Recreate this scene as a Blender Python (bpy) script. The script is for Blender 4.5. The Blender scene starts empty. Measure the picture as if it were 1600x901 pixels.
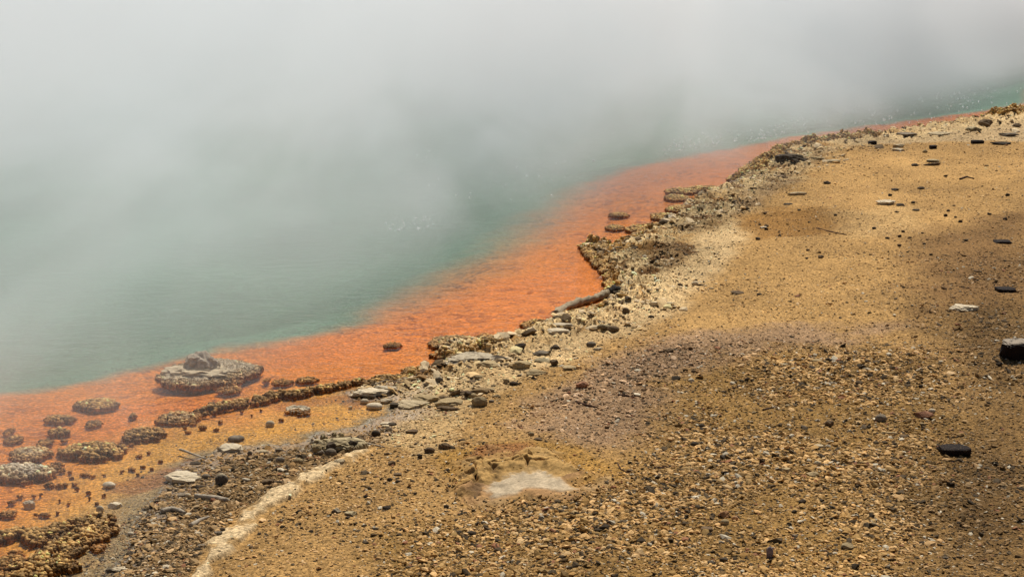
import bpy, bmesh, math, random
import numpy as np
from mathutils import Vector

random.seed(5)
rng = np.random.default_rng(11)
sc = bpy.context.scene
COL = sc.collection

# ------------------------------------------------------------------ camera
CH, PITCH, FPX = 2.5, math.radians(12.56), 2470.0
SP, CP = math.sin(PITCH), math.cos(PITCH)
cam_d = bpy.data.cameras.new('camera')
cam = bpy.data.objects.new('camera', cam_d)
COL.objects.link(cam)
cam.location = (0, 0, CH)
cam.rotation_euler = (math.pi / 2 - PITCH, 0, 0)
cam_d.sensor_width = 36.0
cam_d.lens = FPX / 1600 * 36
cam_d.clip_start, cam_d.clip_end = 0.1, 3000
sc.camera = cam


def unproj(u, v, z=0.0):
    """point at height z seen at photo pixel (u, v)"""
    a = (np.asarray(u, float) - 800) / FPX
    b = (450.5 - np.asarray(v, float)) / FPX
    dy, dz = CP + b * SP, -SP + b * CP
    t = (z - CH) / dz
    return a * t, dy * t


def world(poly, z=0.0):
    return [tuple(float(c) for c in unproj(u, v, z)) for u, v in poly]


# ------------------------------------------------------------------ noise
def _h(ix, iy, s):
    with np.errstate(over='ignore'):
        n = (ix.astype(np.int64).astype(np.uint32) * np.uint32(374761393)
             + iy.astype(np.int64).astype(np.uint32) * np.uint32(668265263) + np.uint32(s * 974711 + 17))
        n = (n ^ (n >> np.uint32(13))) * np.uint32(1274126177)
        n = (n ^ (n >> np.uint32(16))) * np.uint32(2246822519)
        n = n ^ (n >> np.uint32(15))
    return n.astype(np.float64) / 4294967296.0


def noise(x, y, s=0):
    xi, yi = np.floor(x), np.floor(y)
    fx, fy = x - xi, y - yi
    ux, uy = fx * fx * fx * (fx * (fx * 6 - 15) + 10), fy * fy * fy * (fy * (fy * 6 - 15) + 10)

    def g(ax, ay):
        a = _h(xi + ax, yi + ay, s) * 6.2831853
        return np.cos(a) * (fx - ax) + np.sin(a) * (fy - ay)
    a, b, c, d = g(0, 0), g(1, 0), g(0, 1), g(1, 1)
    return ((a + (b - a) * ux) * (1 - uy) + (c + (d - c) * ux) * uy) * 1.4


def fbm(x, y, o=4, s=0):
    t, a = 0.0, 1.0
    for i in range(o):
        t = t + a * noise(x, y, s + i)
        x, y, a = x * 2.03 + 11.3, y * 2.03 - 7.7, a * 0.5
    return t


def worley(x, y, s=0):
    xi, yi = np.floor(x), np.floor(y)
    f1 = np.full(x.shape, 9.0)
    f2 = np.full(x.shape, 9.0)
    cid = np.zeros(x.shape)
    for dx in (-1, 0, 1):
        for dy in (-1, 0, 1):
            cx, cy = xi + dx, yi + dy
            d = np.hypot(cx + _h(cx, cy, s) - x, cy + _h(cx, cy, s + 1) - y)
            near = d < f1
            f2 = np.where(near, f1, np.minimum(f2, d))
            cid = np.where(near, _h(cx, cy, s + 2), cid)
            f1 = np.where(near, d, f1)
    return f1, f2, cid


def ss(x, a, b):
    t = np.clip((x - a) / (b - a), 0, 1)
    return t * t * (3 - 2 * t)


def sdf(px, py, poly):
    """signed distance to a closed polygon, positive inside"""
    inside = np.zeros(px.shape, bool)
    best = np.full(px.shape, 1e9)
    n = len(poly)
    for i in range(n):
        x0, y0 = poly[i]
        x1, y1 = poly[(i + 1) % n]
        ex, ey = x1 - x0, y1 - y0
        L = ex * ex + ey * ey + 1e-12
        t = np.clip(((px - x0) * ex + (py - y0) * ey) / L, 0, 1)
        best = np.minimum(best, (px - x0 - t * ex) ** 2 + (py - y0 - t * ey) ** 2)
        if abs(ey) > 1e-12:
            c = ((y0 > py) != (y1 > py)) & (px < ex * (py - y0) / ey + x0)
            inside ^= c
    d = np.sqrt(best)
    return np.where(inside, d, -d)


# ------------------------------------------------------------------ the lie of the land
SHORE_PX = [(165, 905), (200, 862), (222, 815), (246, 782), (276, 745), (306, 720), (350, 700), (400, 696), (450, 694),
            (486, 690), (500, 676), (560, 668), (606, 650), (628, 634), (620, 622), (560, 620), (545, 610), (585, 602), (640, 598), (642, 582),
            (690, 572), (686, 556), (700, 545), (740, 540), (795, 530), (820, 522), (835, 512), (862, 504), (868, 494), (905, 492),
            (938, 484), (950, 472), (958, 458), (958, 440), (942, 414), (918, 392), (924, 384), (950, 388), (964, 386), (985, 372),
            (1005, 366), (1040, 346), (1062, 338), (1072, 318), (1100, 304), (1110, 298), (1140, 288), (1155, 277), (1182, 258), (1204, 243),
            (1240, 231), (1290, 222), (1370, 214), (1400, 209), (1475, 196), (1520, 189), (1570, 183), (1600, 180)]
POOL = world(SHORE_PX) + [(9.3, 25.6), (13.6, 34), (19, 46), (21.5, 56), (18, 62), (5, 64.5), (-20, 66), (-45, 60), (-60, 40),
                          (-60, 4), (-9, 3.2), (-3.4, 4.6), (-2.1, 5.7)]
EDGE_PX = [(-200, 634), (0, 609), (100, 590), (180, 572), (280, 547), (400, 524), (500, 508), (590, 486), (650, 452), (740, 408), (810, 372),
           (850, 330), (900, 288), (960, 262), (1050, 240), (1150, 226), (1220, 211), (1300, 198), (1400, 185), (1500, 173), (1600, 160)]
DEEP = world(EDGE_PX) + [(8.8, 27.0), (12.9, 35), (18.0, 46.5), (20, 56), (16.5, 60.5), (0, 63), (-20, 64), (-42, 58), (-55, 40), (-55, 9)]


def shore_d(x, y):
    d = -sdf(x, y, POOL)
    return d + 0.045 * fbm(x * 4, y * 4, 4, 3) + 0.012 * noise(x * 26, y * 26, 9)


MOUND = tuple(float(c) for c in unproj(815, 728, .12))
STRIP_PX = [(292, 905), (314, 862), (320, 838), (368, 800), (392, 776), (438, 750), (470, 733), (520, 712), (560, 693), (590, 688), (560, 706),
            (505, 735), (475, 757), (442, 777), (405, 797), (388, 830), (362, 852), (332, 870), (312, 905)]
STRIP = world(STRIP_PX, .06)


def height(x, y, d=None):
    x, y = np.asarray(x, float), np.asarray(y, float)
    if d is None:
        d = shore_d(x, y)
    rimw = ss(y, 8.2, 8.9)
    dp = np.maximum(d, 0)
    z = 0.11 * (1 - np.exp(-dp / 1.6)) + 0.035 * rimw * ss(d, 0, .13)
    z = z + 0.035 * fbm(x * .55, y * .55, 3, 21) * ss(d, .1, 1.2)
    z = z + (0.005 * fbm(x * 5, y * 5, 3, 31) + 0.0022 * fbm(x * 26, y * 26, 2, 35)) * ss(d, -.1, .2)
    # broken plates along the rim
    wx, wy = x + .05 * noise(x * 9, y * 9, 41), y + .05 * noise(x * 9, y * 9, 42)
    f1, f2, c = worley(wx * 5.5, wy * 5.5, 43)
    g1, g2, c2 = worley(wx * 15, wy * 15, 47)
    bw = 1 + .07 * np.clip(y - 9, 0, 12)
    band = rimw * ss(d, -.02, .04) * (1 - ss(d / bw, .22, .75 + .4 * noise(x * 1.3, y * 1.3, 51)))
    z = z + band * (bw * (.036 * c * ss(f2 - f1, 0, .3) + .020 * (c2 - .3) * ss(g2 - g1, 0, .35)) + .016 * fbm(x * 34, y * 34, 3, 44))
    # pale sinter strip stands a little proud
    st = ss(sdf(x, y, STRIP) + .035 * fbm(x * 7, y * 7, 3, 61), 0, .025)
    z = z + st * (.018 + .006 * fbm(x * 6, y * 6, 3, 62))
    # land far away rises
    z = z + .05 * np.clip(y - 40, 0, 60) * ss(d, 0, 3) + .02 * np.clip(np.abs(x) - 15, 0, 200) * ss(d, 0, 3)
    # bed
    di = np.maximum(-d, 0)
    bed = -(.004 + .055 * ss(di, 0, 1.3) * (.12 + .88 * rimw) + .007 * ss(di, 0, .12) + (.005 + .007 * rimw) * fbm(x * 3, y * 3, 3, 81) * ss(di, .05, .6))
    deep = sdf(x, y, DEEP)
    bed = bed - .35 * ss(deep, .1, 1.6)
    return np.where(d > 0, np.maximum(z, .003), np.minimum(bed, -.002))


HOLLOW_PX = [(764, 742), (775, 733), (800, 724), (842, 722), (868, 732), (905, 749), (880, 752), (835, 748), (800, 754), (770, 757)]
HOLLOW = world(HOLLOW_PX, .12)


def ground_at(u, v):
    z = 0.08
    for _ in range(6):
        x, y = unproj(u, v, z)
        z = float(height(np.array([float(x)]), np.array([float(y)]))[0])
        if z < 0:
            z = 0.0
    return float(x), float(y), z


def mound_shape(gx_, gy_):
    lx, ly = gx_ - MOUND[0], gy_ - MOUND[1]
    wx, wy = gx_ + .05 * noise(gx_ * 6, gy_ * 6, 201), gy_ + .05 * noise(gx_ * 6, gy_ * 6, 202)
    f1, f2, cid = worley(wx * 4.2, wy * 3.4, 203)
    h1, h2, cid2 = worley(wx * 13, wy * 12, 204)
    rr_ = np.hypot(lx / .43, ly / .50) + .30 * fbm(gx_ * 4, gy_ * 4, 3, 71)
    body = 1 - ss(rr_, .25, 1.0)
    hol = sdf(gx_, gy_, HOLLOW) + .025 * fbm(gx_ * 7, gy_ * 7, 2, 73)
    hm = ss(hol + .018 * fbm(gx_ * 30, gy_ * 30, 2, 75), -.025, .02)
    front = ss(ly, -.40, .02)
    crk = (1 - ss(f2 - f1, .0, .07)) * (1 - ss(hol, -.13, -.03))
    pit = ss(fbm(gx_ * 9, gy_ * 9, 3, 205), .05, .35) * (1 - ss(lx + .1 * noise(gx_ * 5, gy_ * 5, 206), -.22, -.08))
    mz = body * (.034 * (.3 + .7 * front) + .026 * cid + .012 * cid2 * ss(h2 - h1, 0, .15) - .034 * crk - .030 * pit + .010 * fbm(gx_ * 22, gy_ * 22, 3, 207))
    mz = mz * (1 - .97 * ss(hol, -.13, .03)) + hm * (.008 + .003 * noise(gx_ * 10, gy_ * 10, 208))
    edge = ss(rr_, .88, 1.02)
    return lx, ly, rr_, hm, cid, crk, pit, body, edge, mz


# ------------------------------------------------------------------ colour helpers
def lin(r, g, b, k=1.0):
    f = lambda c: ((c / 255 + .055) / 1.055) ** 2.4 if c > 10.3 else c / 255 / 12.92
    return np.array([f(r) * k, f(g) * k, f(b) * k])


K = 0.74
ZONES = [  # (polygon in photo pixels, colour, feather m)
    ([(1050, 470), (1120, 360), (1230, 310), (1300, 245), (1500, 235), (1610, 240), (1610, 340), (1500, 400), (1460, 480), (1300, 520), (1080, 520)], (200, 160, 103), .6),
    ([(1130, 350), (1200, 326), (1290, 333), (1335, 360), (1280, 378), (1180, 378)], (170, 128, 72), .35),
    ([(1300, 340), (1420, 330), (1440, 372), (1330, 380)], (212, 174, 118), .4),
    ([(850, 610), (1000, 540), (1200, 515), (1400, 515), (1250, 565), (1100, 610), (1000, 690), (900, 690), (800, 665)], (182, 149, 114), .3),
    ([(1050, 610), (1200, 545), (1450, 560), (1530, 690), (1420, 920), (560, 920), (600, 820), (900, 765), (1020, 705)], (182, 144, 86), .3),
    ([(1440, 480), (1620, 400), (1620, 920), (1480, 920), (1440, 760), (1540, 650), (1480, 560)], (128, 100, 62), .9),
    ([(1420, 380), (1620, 330), (1620, 480), (1440, 500)], (152, 118, 76), .6),
    ([(90, 910), (130, 850), (205, 770), (300, 712), (400, 690), (560, 662), (600, 645), (628, 655), (560, 692), (480, 726), (370, 795), (320, 840), (292, 910)], (158, 128, 86), .06),
    ([(600, 668), (640, 600), (700, 588), (770, 612), (720, 650), (690, 690), (640, 700)], (214, 180, 128), .1),
    ([(640, 590), (700, 568), (800, 545), (880, 518), (940, 490), (955, 455), (995, 440), (1050, 415), (1085, 375), (1140, 345), (1175, 365), (1115, 430), (1070, 470), (1000, 520), (930, 545), (860, 572), (780, 596), (720, 612)], (230, 198, 148), .2),
    ([(962, 396), (1000, 385), (1040, 370), (1088, 384), (1075, 405), (1030, 425), (1000, 437), (975, 418)], (126, 92, 52), .06),
    ([(915, 385), (940, 394), (980, 434), (1000, 440), (990, 450), (960, 448), (950, 430), (935, 405)], (226, 206, 172), .05),
    ([(1040, 347), (1100, 302), (1150, 282), (1210, 242), (1290, 226), (1300, 236), (1240, 285), (1190, 318), (1140, 340), (1080, 362)], (176, 146, 106), .2),
    ([(1290, 222), (1400, 208), (1500, 190), (1620, 180), (1620, 226), (1480, 221), (1350, 226)], (206, 178, 136), .2),
    ([(690, 715), (700, 695), (760, 684), (860, 680), (960, 715), (985, 745), (900, 768), (770, 768), (700, 745)], (190, 148, 82), .08),
    ([(745, 690), (830, 682), (850, 700), (800, 712), (750, 715)], (176, 126, 78), .06),
]
ZONES = [(world(p, .08), lin(*c, K), f) for p, c, f in ZONES]
WHITE = lin(236, 208, 158, K * 1.1)
STRIPC = lin(228, 202, 160, K * .95)


def land_colour(x, y, d):
    n = x.shape[0]
    c = np.tile(lin(188, 150, 96, K), (n, 1))
    j = .09 * fbm(x * 2.2, y * 2.2, 4, 91) + .03 * fbm(x * 11, y * 11, 2, 95)
    for poly, zc, fe in ZONES:
        w = ss(sdf(x, y, poly) + j * (2 if fe > .2 else 1), -fe * .5, fe * .5)[:, None]
        c = c * (1 - w) + zc * w
    w = ss(sdf(x, y, STRIP) + .035 * fbm(x * 7, y * 7, 3, 61), -.01, .03)[:, None]
    w = w * (1 - .75 * ss(fbm(x * 8, y * 8, 3, 63), .22, .42)[:, None]) * (1 - .6 * (1 - ss(np.abs(fbm(x * 4, y * 4, 3, 64)), .0, .05))[:, None])
    c = c * (1 - w) + STRIPC * w
    w = ss(sdf(x, y, HOLLOW) + .03 * noise(x * 9, y * 9, 73), -.02, .02)[:, None]
    c = c * (1 - w) + lin(222, 198, 164, K) * w
    # the rim: pale and brown plates
    rimw = ss(y, 8.2, 8.9)
    wx, wy = x + .05 * noise(x * 9, y * 9, 41), y + .05 * noise(x * 9, y * 9, 42)
    f1, f2, cid = worley(wx * 5.5, wy * 5.5, 43)
    q = fbm(x * 3, y * 3, 4, 101)
    band = rimw * ss(d, -.04, .02) * (1 - ss(d / (1 + .09 * np.clip(y - 9, 0, 12)) + .22 * q, .16, .6))
    ww = (band * ss(q + .5 * (cid - .5), -.55, .05) * .9)[:, None]
    c = c * (1 - ww) + WHITE * ww
    ww = (band * (1 - ss(q + .9 * (cid - .5) + d * 1.2, -.40, -.1)) * .75)[:, None]
    c = c * (1 - ww) + lin(118, 82, 42, K) * ww
    yb = (ss(fbm(x * 1.1, y * 1.1, 3, 111), .12, .5) * .35 * rimw * (1 - ss(d, .2, .8)))[:, None]
    c = c * (1 - yb) + lin(196, 140, 52, K) * yb
    # mottling
    lum = c.mean(1, keepdims=True)
    c = np.clip(lum + (c - lum) * 1.0, .01, 1)
    m = 1 + .12 * fbm(x * .6, y * .45, 3, 127) + .18 * fbm(x * 1.6, y * 1.6, 4, 121) + .10 * fbm(x * 14, y * 14, 2, 125)
    return c * m[:, None] * np.array([1.02, .965, .87])


def bed_colour(x, y, d):
    n = x.shape[0]
    di = -d
    c = np.tile(lin(220, 128, 54, .86), (n, 1))
    v = ss(fbm(x * .5, y * .5, 3, 131), -.5, .5)[:, None]
    c = c * (1 - v * .35) + lin(216, 138, 44, .84) * v * .35
    far = ss(y, 11, 19)[:, None]
    c = c * (1 - far * .6) + lin(196, 112, 50, .82) * far * .6
    # dark rust streaks and ripple lines put into the bed colour
    w1, w2 = x + .12 * noise(x * 3, y * 3, 141), y + .12 * noise(x * 3, y * 3, 142)
    fil = np.abs(fbm(w1 * 3.0, w2 * 6.5, 3, 143))
    patch = ss(fbm(x * .9, y * .9, 3, 147), -.8, .15)
    fil = np.minimum(fil, .5 * np.abs(fbm(w1 * 4.5, w2 * 16, 2, 144)) + .5 * ss(-fbm(x * 1.4, y * 1.4, 2, 148), -.1, .2) )
    k = ((1 - ss(fil, .01, .09)) * patch * .7)[:, None]
    c = c * (1 - k) + lin(136, 66, 36, .75) * k
    # shallows: sallow, then grey gravel
    low = 1 - ss(y, 8.3, 9.0)
    sh = (low * (1 - ss(di + .08 * fbm(x * 3, y * 3, 3, 151), .20, .85)) * .9)[:, None]
    c = c * (1 - sh) + lin(208, 154, 74, .84) * sh
    g = ((1 - ss(di + .06 * fbm(x * 6, y * 6, 3, 153), .0, .15 + .32 * (1 - ss(y, 6.7, 7.5)))) * low)[:, None]
    c = c * (1 - g) + lin(162, 140, 104, K) * g
    dk = (.55 * ss(fbm(x * 2.2, y * 2.2, 3, 157), .25, .6))[:, None] * low[:, None]
    c = c * (1 - dk) + lin(150, 84, 46, .8) * dk
    e = ((1 - ss(di, 0, .12)) * (1 - low) * .7)[:, None]
    c = c * (1 - e) + lin(126, 70, 34, .8) * e
    m = 1 + .10 * fbm(x * 5, y * 5, 3, 161)
    c = c * m[:, None]
    soft = .14 + .40 * ss(y, 9.5, 12) - .38 * ss(y, 14, 18)
    dp = ss(sdf(x, y, DEEP) + .10 * fbm(x * 1.8, y * 1.8, 3, 165) + .03 * fbm(x * 7, y * 7, 2, 166), -soft, soft)[:, None]
    gcol = lin(108, 142, 118, .84) * (1 + .18 * fbm(x * .4, y * .4, 3, 167))[:, None]
    return c * (1 - dp) + gcol * dp


# ------------------------------------------------------------------ mesh helpers
def mesh_np(name, V, F, mat, col=None, smooth=False, sharp=None):
    me = bpy.data.meshes.new(name)
    V = np.asarray(V, np.float32)
    F = np.asarray(F, np.int32)
    n, k = F.shape
    me.vertices.add(len(V))
    me.vertices.foreach_set('co', V.ravel())
    me.loops.add(n * k)
    me.loops.foreach_set('vertex_index', F.ravel())
    me.polygons.add(n)
    me.polygons.foreach_set('loop_start', np.arange(n, dtype=np.int32) * k)
    me.polygons.foreach_set('loop_total', np.full(n, k, np.int32))
    me.polygons.foreach_set('use_smooth', np.full(n, smooth, bool))
    if col is not None:
        at = me.color_attributes.new('col', 'FLOAT_COLOR', 'POINT')
        c4 = np.ones((len(V), 4), np.float32)
        c4[:, :col.shape[1]] = col
        at.data.foreach_set('color', c4.ravel())
    me.materials.append(mat)
    me.update(calc_edges=True)
    me.validate()
    return me


def obj(name, me, loc=(0, 0, 0), parent=None, rz=0.0):
    o = bpy.data.objects.new(name, me)
    COL.objects.link(o)
    o.location = loc
    o.rotation_euler = (0, 0, rz)
    if parent is not None:
        o.parent = parent
    return o


def tag(o, label=None, cat=None, group=None, kind=None):
    for k_, v_ in (('label', label), ('category', cat), ('group', group), ('kind', kind)):
        if v_:
            o[k_] = v_
    return o


def ico(sub):
    bm = bmesh.new()
    bmesh.ops.create_icosphere(bm, subdivisions=sub, radius=1)
    V = np.array([v.co[:] for v in bm.verts])
    F = np.array([[v.index for v in f.verts] for f in bm.faces])
    bm.free()
    return V, F


ICO = {s: ico(s) for s in (1, 2, 3, 4)}


# ------------------------------------------------------------------ materials
class NT:
    def __init__(self, name):
        self.m = bpy.data.materials.new(name)
        self.m.use_nodes = True
        self.t = self.m.node_tree
        self.t.nodes.clear()
        self.out = self.t.nodes.new('ShaderNodeOutputMaterial')

    def n(self, typ, ins=None, **kw):
        nd = self.t.nodes.new('ShaderNode' + typ)
        for k_, v_ in kw.items():
            setattr(nd, k_, v_)
        for k_, v_ in (ins or {}).items():
            s = nd.inputs[k_]
            if isinstance(v_, bpy.types.NodeSocket):
                self.t.links.new(v_, s)
            else:
                s.default_value = v_
        return nd

    def ramp(self, fac, stops):
        r = self.n('ValToRGB', {'Fac': fac})
        e = r.color_ramp.elements
        while len(e) < len(stops):
            e.new(.5)
        for q, (p, c) in zip(e, stops):
            q.position = p
            q.color = (*c, 1) if len(c) == 3 else c
        return r.outputs[0]

    def math(self, op, a, b=None, c=None):
        ins = {0: a}
        if b is not None:
            ins[1] = b
        if c is not None:
            ins[2] = c
        return self.n('Math', ins, operation=op).outputs[0]

    def maprange(self, v, a, b, c, d, smooth=False):
        return self.n('MapRange', {0: v, 1: a, 2: b, 3: c, 4: d}, interpolation_type='SMOOTHSTEP' if smooth else 'LINEAR').outputs[0]

    def mixc(self, mode, fac, a, b):
        nd = self.n('Mix', None, data_type='RGBA', blend_type=mode)
        for k_, v_ in ((0, fac), (6, a), (7, b)):
            if isinstance(v_, bpy.types.NodeSocket):
                self.t.links.new(v_, nd.inputs[k_])
            else:
                nd.inputs[k_].default_value = v_ if k_ == 0 else (*v_, 1)
        return nd.outputs[2]

    def surf(self, s):
        self.t.links.new(s, self.out.inputs['Surface'])
        return self.m


def mat_ground():
    t = NT('ground_soil')
    a = t.n('Attribute', attribute_name='col')
    p = t.n('NewGeometry').outputs['Position']
    n1 = t.n('TexNoise', {'Vector': p, 'Scale': 70.0, 'Detail': 3.0, 'Roughness': .7}).outputs['Fac']
    n2 = t.n('TexNoise', {'Vector': p, 'Scale': 210.0, 'Detail': 2.0}).outputs['Fac']
    v = t.n('TexVoronoi', {'Vector': p, 'Scale': 85.0}).outputs['Color']
    vs = t.n('SeparateColor', {0: v}).outputs[0]
    g = t.math('MULTIPLY', t.maprange(n1, .28, .72, .48, 1.5), t.maprange(vs, 0, 1, .62, 1.35))
    c = t.mixc('MULTIPLY', 1.0, a.outputs['Color'], t.n('CombineColor', {0: g, 1: g, 2: g}).outputs[0])
    hgt = t.math('ADD', t.math('MULTIPLY', n1, .7), t.math('MULTIPLY', n2, .3))
    b = t.n('Bump', {'Height': hgt, 'Strength': .75, 'Distance': .012})
    wet = a.outputs['Alpha']
    bs = t.n('BsdfPrincipled', {'Base Color': c, 'Roughness': wet, 'Normal': b.outputs[0], 'Specular IOR Level': t.maprange(wet, .42, 1.0, .40, 0)})
    return t.surf(bs.outputs[0])


def mat_vcol(name, rough=.85, nscale=120.0, bump=.4, amp=(.7, 1.3)):
    t = NT(name)
    a = t.n('Attribute', attribute_name='col')
    p = t.n('TexCoord').outputs['Object']
    n1 = t.n('TexNoise', {'Vector': p, 'Scale': nscale, 'Detail': 3.0, 'Roughness': .65}).outputs['Fac']
    g = t.maprange(n1, .25, .75, amp[0], amp[1])
    c = t.mixc('MULTIPLY', 1.0, a.outputs['Color'], t.n('CombineColor', {0: g, 1: g, 2: g}).outputs[0])
    b = t.n('Bump', {'Height': n1, 'Strength': bump, 'Distance': .006})
    bs = t.n('BsdfPrincipled', {'Base Color': c, 'Roughness': rough, 'Normal': b.outputs[0]})
    bs.inputs['Specular IOR Level'].default_value = .10
    return t.surf(bs.outputs[0])


def mat_stone(name, c1, c2, top=None, scale=22.0, rough=.85, speck=None):
    t = NT(name)
    p = t.n('TexCoord').outputs['Object']
    rnd = t.n('ObjectInfo').outputs['Random']
    pv = t.n('VectorMath', {0: p, 1: t.n('CombineXYZ', {0: t.math('MULTIPLY', rnd, 37.0), 1: rnd, 2: rnd}).outputs[0]}, operation='ADD').outputs[0]
    n1 = t.n('TexNoise', {'Vector': pv, 'Scale': scale, 'Detail': 6.0, 'Roughness': .68}).outputs['Fac']
    n2 = t.n('TexNoise', {'Vector': pv, 'Scale': scale * 6, 'Detail': 3.0, 'Roughness': .7}).outputs['Fac']
    c = t.ramp(n1, [(.32, c1), (.68, c2)])
    if speck is not None:
        c = t.mixc('MIX', t.maprange(n2, .58, .68, 0, .8), c, speck)
    if top is not None:
        nz = t.n('SeparateXYZ', {0: t.n('NewGeometry').outputs['True Normal']}).outputs[2]
        k_ = t.math('MULTIPLY', t.maprange(nz, .45, .8, 0, 1, True), t.maprange(n1, .34, .5, 0, 1, True))
        c = t.mixc('MIX', k_, c, top)
    g = t.maprange(n2, .25, .75, .7, 1.3)
    g = t.math('MULTIPLY', g, t.maprange(rnd, 0, 1, .82, 1.18))
    c = t.mixc('MULTIPLY', 1.0, c, t.n('CombineColor', {0: g, 1: g, 2: g}).outputs[0])
    hh = t.math('ADD', t.math('MULTIPLY', n1, .6), t.math('MULTIPLY', n2, .4))
    b = t.n('Bump', {'Height': hh, 'Strength': .6, 'Distance': .012})
    bs = t.n('BsdfPrincipled', {'Base Color': c, 'Roughness': rough, 'Normal': b.outputs[0]})
    bs.inputs['Specular IOR Level'].default_value = .10
    return t.surf(bs.outputs[0])


def mat_wood(name, c1, c2):
    t = NT(name)
    p = t.n('TexCoord').outputs['Generated']
    mp = t.n('Mapping', {'Vector': p, 'Scale': (3.0, 22.0, 22.0)}).outputs[0]
    n1 = t.n('TexNoise', {'Vector': mp, 'Scale': 2.0, 'Detail': 5.0, 'Roughness': .7}).outputs['Fac']
    c = t.ramp(n1, [(.35, c1), (.62, c2)])
    b = t.n('Bump', {'Height': n1, 'Strength': .6, 'Distance': .006})
    return t.surf(t.n('BsdfPrincipled', {'Base Color': c, 'Roughness': .85, 'Normal': b.outputs[0], 'Specular IOR Level': .1}).outputs[0])


def mat_water():
    t = NT('pool_water')
    p = t.n('NewGeometry').outputs['Position']
    m1 = t.n('Mapping', {'Vector': p, 'Rotation': (0, 0, .3), 'Scale': (1.0, 1.7, 1.0)}).outputs[0]
    n1 = t.n('TexNoise', {'Vector': m1, 'Scale': 5.5, 'Detail': 4.0, 'Roughness': .62}).outputs['Fac']
    n0 = t.n('TexNoise', {'Vector': m1, 'Scale': .7, 'Detail': 2.0}).outputs['Fac']
    b = t.n('Bump', {'Height': n1, 'Strength': t.maprange(n0, .35, .65, .25, .85), 'Distance': .025})
    fr = t.n('Fresnel', {'IOR': 1.33, 'Normal': b.outputs[0]}).outputs[0]
    gl = t.n('BsdfGlossy', {'Color': (1, 1, 1, 1), 'Roughness': .04, 'Normal': b.outputs[0]}).outputs[0]
    tr = t.n('BsdfTransparent', {'Color': (.95, .96, .95, 1)}).outputs[0]
    return t.surf(t.n('MixShader', {0: t.math('MULTIPLY', fr, .34), 1: tr, 2: gl}).outputs[0])


def mat_steam():
    t = NT('steam_air')
    p = t.n('NewGeometry').outputs['Position']
    sx = t.n('SeparateXYZ', {0: p})
    X, Y, Z = sx.outputs
    s = t.math('ADD', t.math('MULTIPLY', t.math('SUBTRACT', X, .2), -.86), t.math('MULTIPLY', t.math('SUBTRACT', Y, 11.8), .51))
    s = t.math('ADD', s, t.maprange(X, -2.2, .6, 1.4, 0, True))
    ramp = t.maprange(s, -.4, 2.8, 0, 1, True)
    far = t.maprange(Y, 12, 26, STEAM[1], STEAM[2])
    far = t.math('MULTIPLY', far, t.math('ADD', 1, t.math('MULTIPLY', t.maprange(X, 1.5, 6.5, 0, .8, True), t.maprange(Y, 16, 22, 0, 1, True))))
    mp = t.n('Mapping', {'Vector': p, 'Rotation': (0, .35, .15), 'Scale': (.28, .05, .34)}).outputs[0]
    n1 = t.n('TexNoise', {'Vector': mp, 'Scale': 1.0, 'Detail': 4.0, 'Roughness': .6, 'Distortion': .8}).outputs['Fac']
    mp2 = t.n('Mapping', {'Vector': p, 'Rotation': (.0, .5, .1), 'Scale': (.75, .22, .9)}).outputs[0]
    n2 = t.n('TexNoise', {'Vector': mp2, 'Scale': 1.0, 'Detail': 3.0, 'Roughness': .6, 'Distortion': .6}).outputs['Fac']
    puff = t.math('MULTIPLY', t.maprange(n1, .36, .66, .38, 1.95), t.maprange(n2, .35, .65, .4, 1.6))
    top = t.maprange(Z, 2.0, 4.2, 1, 0, True)
    puff = t.math('MAXIMUM', puff, t.math('MULTIPLY', t.math('MULTIPLY', t.maprange(X, 2.5, 6.0, 0, 1, True), t.maprange(Y, 18, 23, 0, 1, True)), 1.05))
    puff = t.math('MULTIPLY', puff, t.maprange(Z, 0, .8, 2.1, .95))
    d = t.math('MULTIPLY', t.math('MULTIPLY', t.math('MULTIPLY', ramp, far), puff), t.math('MULTIPLY', top, STEAM[0]))
    v = t.n('VolumeScatter', {'Color': (1, 1, 1, 1), 'Density': d, 'Anisotropy': .35}).outputs[0]
    va = t.n('VolumeAbsorption', {'Color': (.92, .945, .965, 1), 'Density': d}).outputs[0]
    ad = t.n('AddShader', {0: v, 1: va}).outputs[0]
    t.t.links.new(ad, t.out.inputs['Volume'])
    return t.m


STEAM = (.108, .9, 1.9)
M = {}
M['ground'] = mat_ground()
M['gravel'] = mat_vcol('gravel_chips', .8, 160.0, .3)
M['knob'] = mat_vcol('sinter_knobs', .6, 140.0, .5, (.6, 1.35))
M['crust'] = mat_vcol('sinter_crust', .9, 60.0, .8, (.7, 1.25))
M['water'] = mat_water()
M['tan'] = mat_stone('tan_stone', (.26, .18, .085), (.42, .31, .16))
M['white'] = mat_stone('white_sinter', (.46, .36, .22), (.70, .58, .40), speck=(.16, .12, .08))
M['pale'] = mat_stone('pale_stone', (.36, .27, .145), (.56, .44, .27))
M['grey'] = mat_stone('grey_stone', (.12, .09, .058), (.26, .205, .14))
M['dark'] = mat_stone('dark_stone', (.036, .025, .015), (.09, .064, .038))
M['black'] = mat_stone('shade_black_block', (.010, .007, .006), (.022, .014, .011), speck=(.12, .08, .04))  # near-black colour takes in the shade of the blocks' unlit fronts
M['capped'] = mat_stone('sunlit_cap_block', (.012, .008, .007), (.025, .016, .012), top=(.36, .29, .21))  # black sides hold painted shade; pale upward faces mix crust and painted sunlight
M['brown'] = mat_stone('brown_stone', (.10, .062, .032), (.19, .125, .065))
M['red'] = mat_stone('reddish_stone', (.20, .085, .045), (.32, .16, .085))
M['orange'] = mat_stone('orange_stone', (.34, .17, .07), (.45, .25, .12))
M['purple'] = mat_stone('purple_grey_stone', (.15, .115, .12), (.25, .20, .20))
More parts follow.
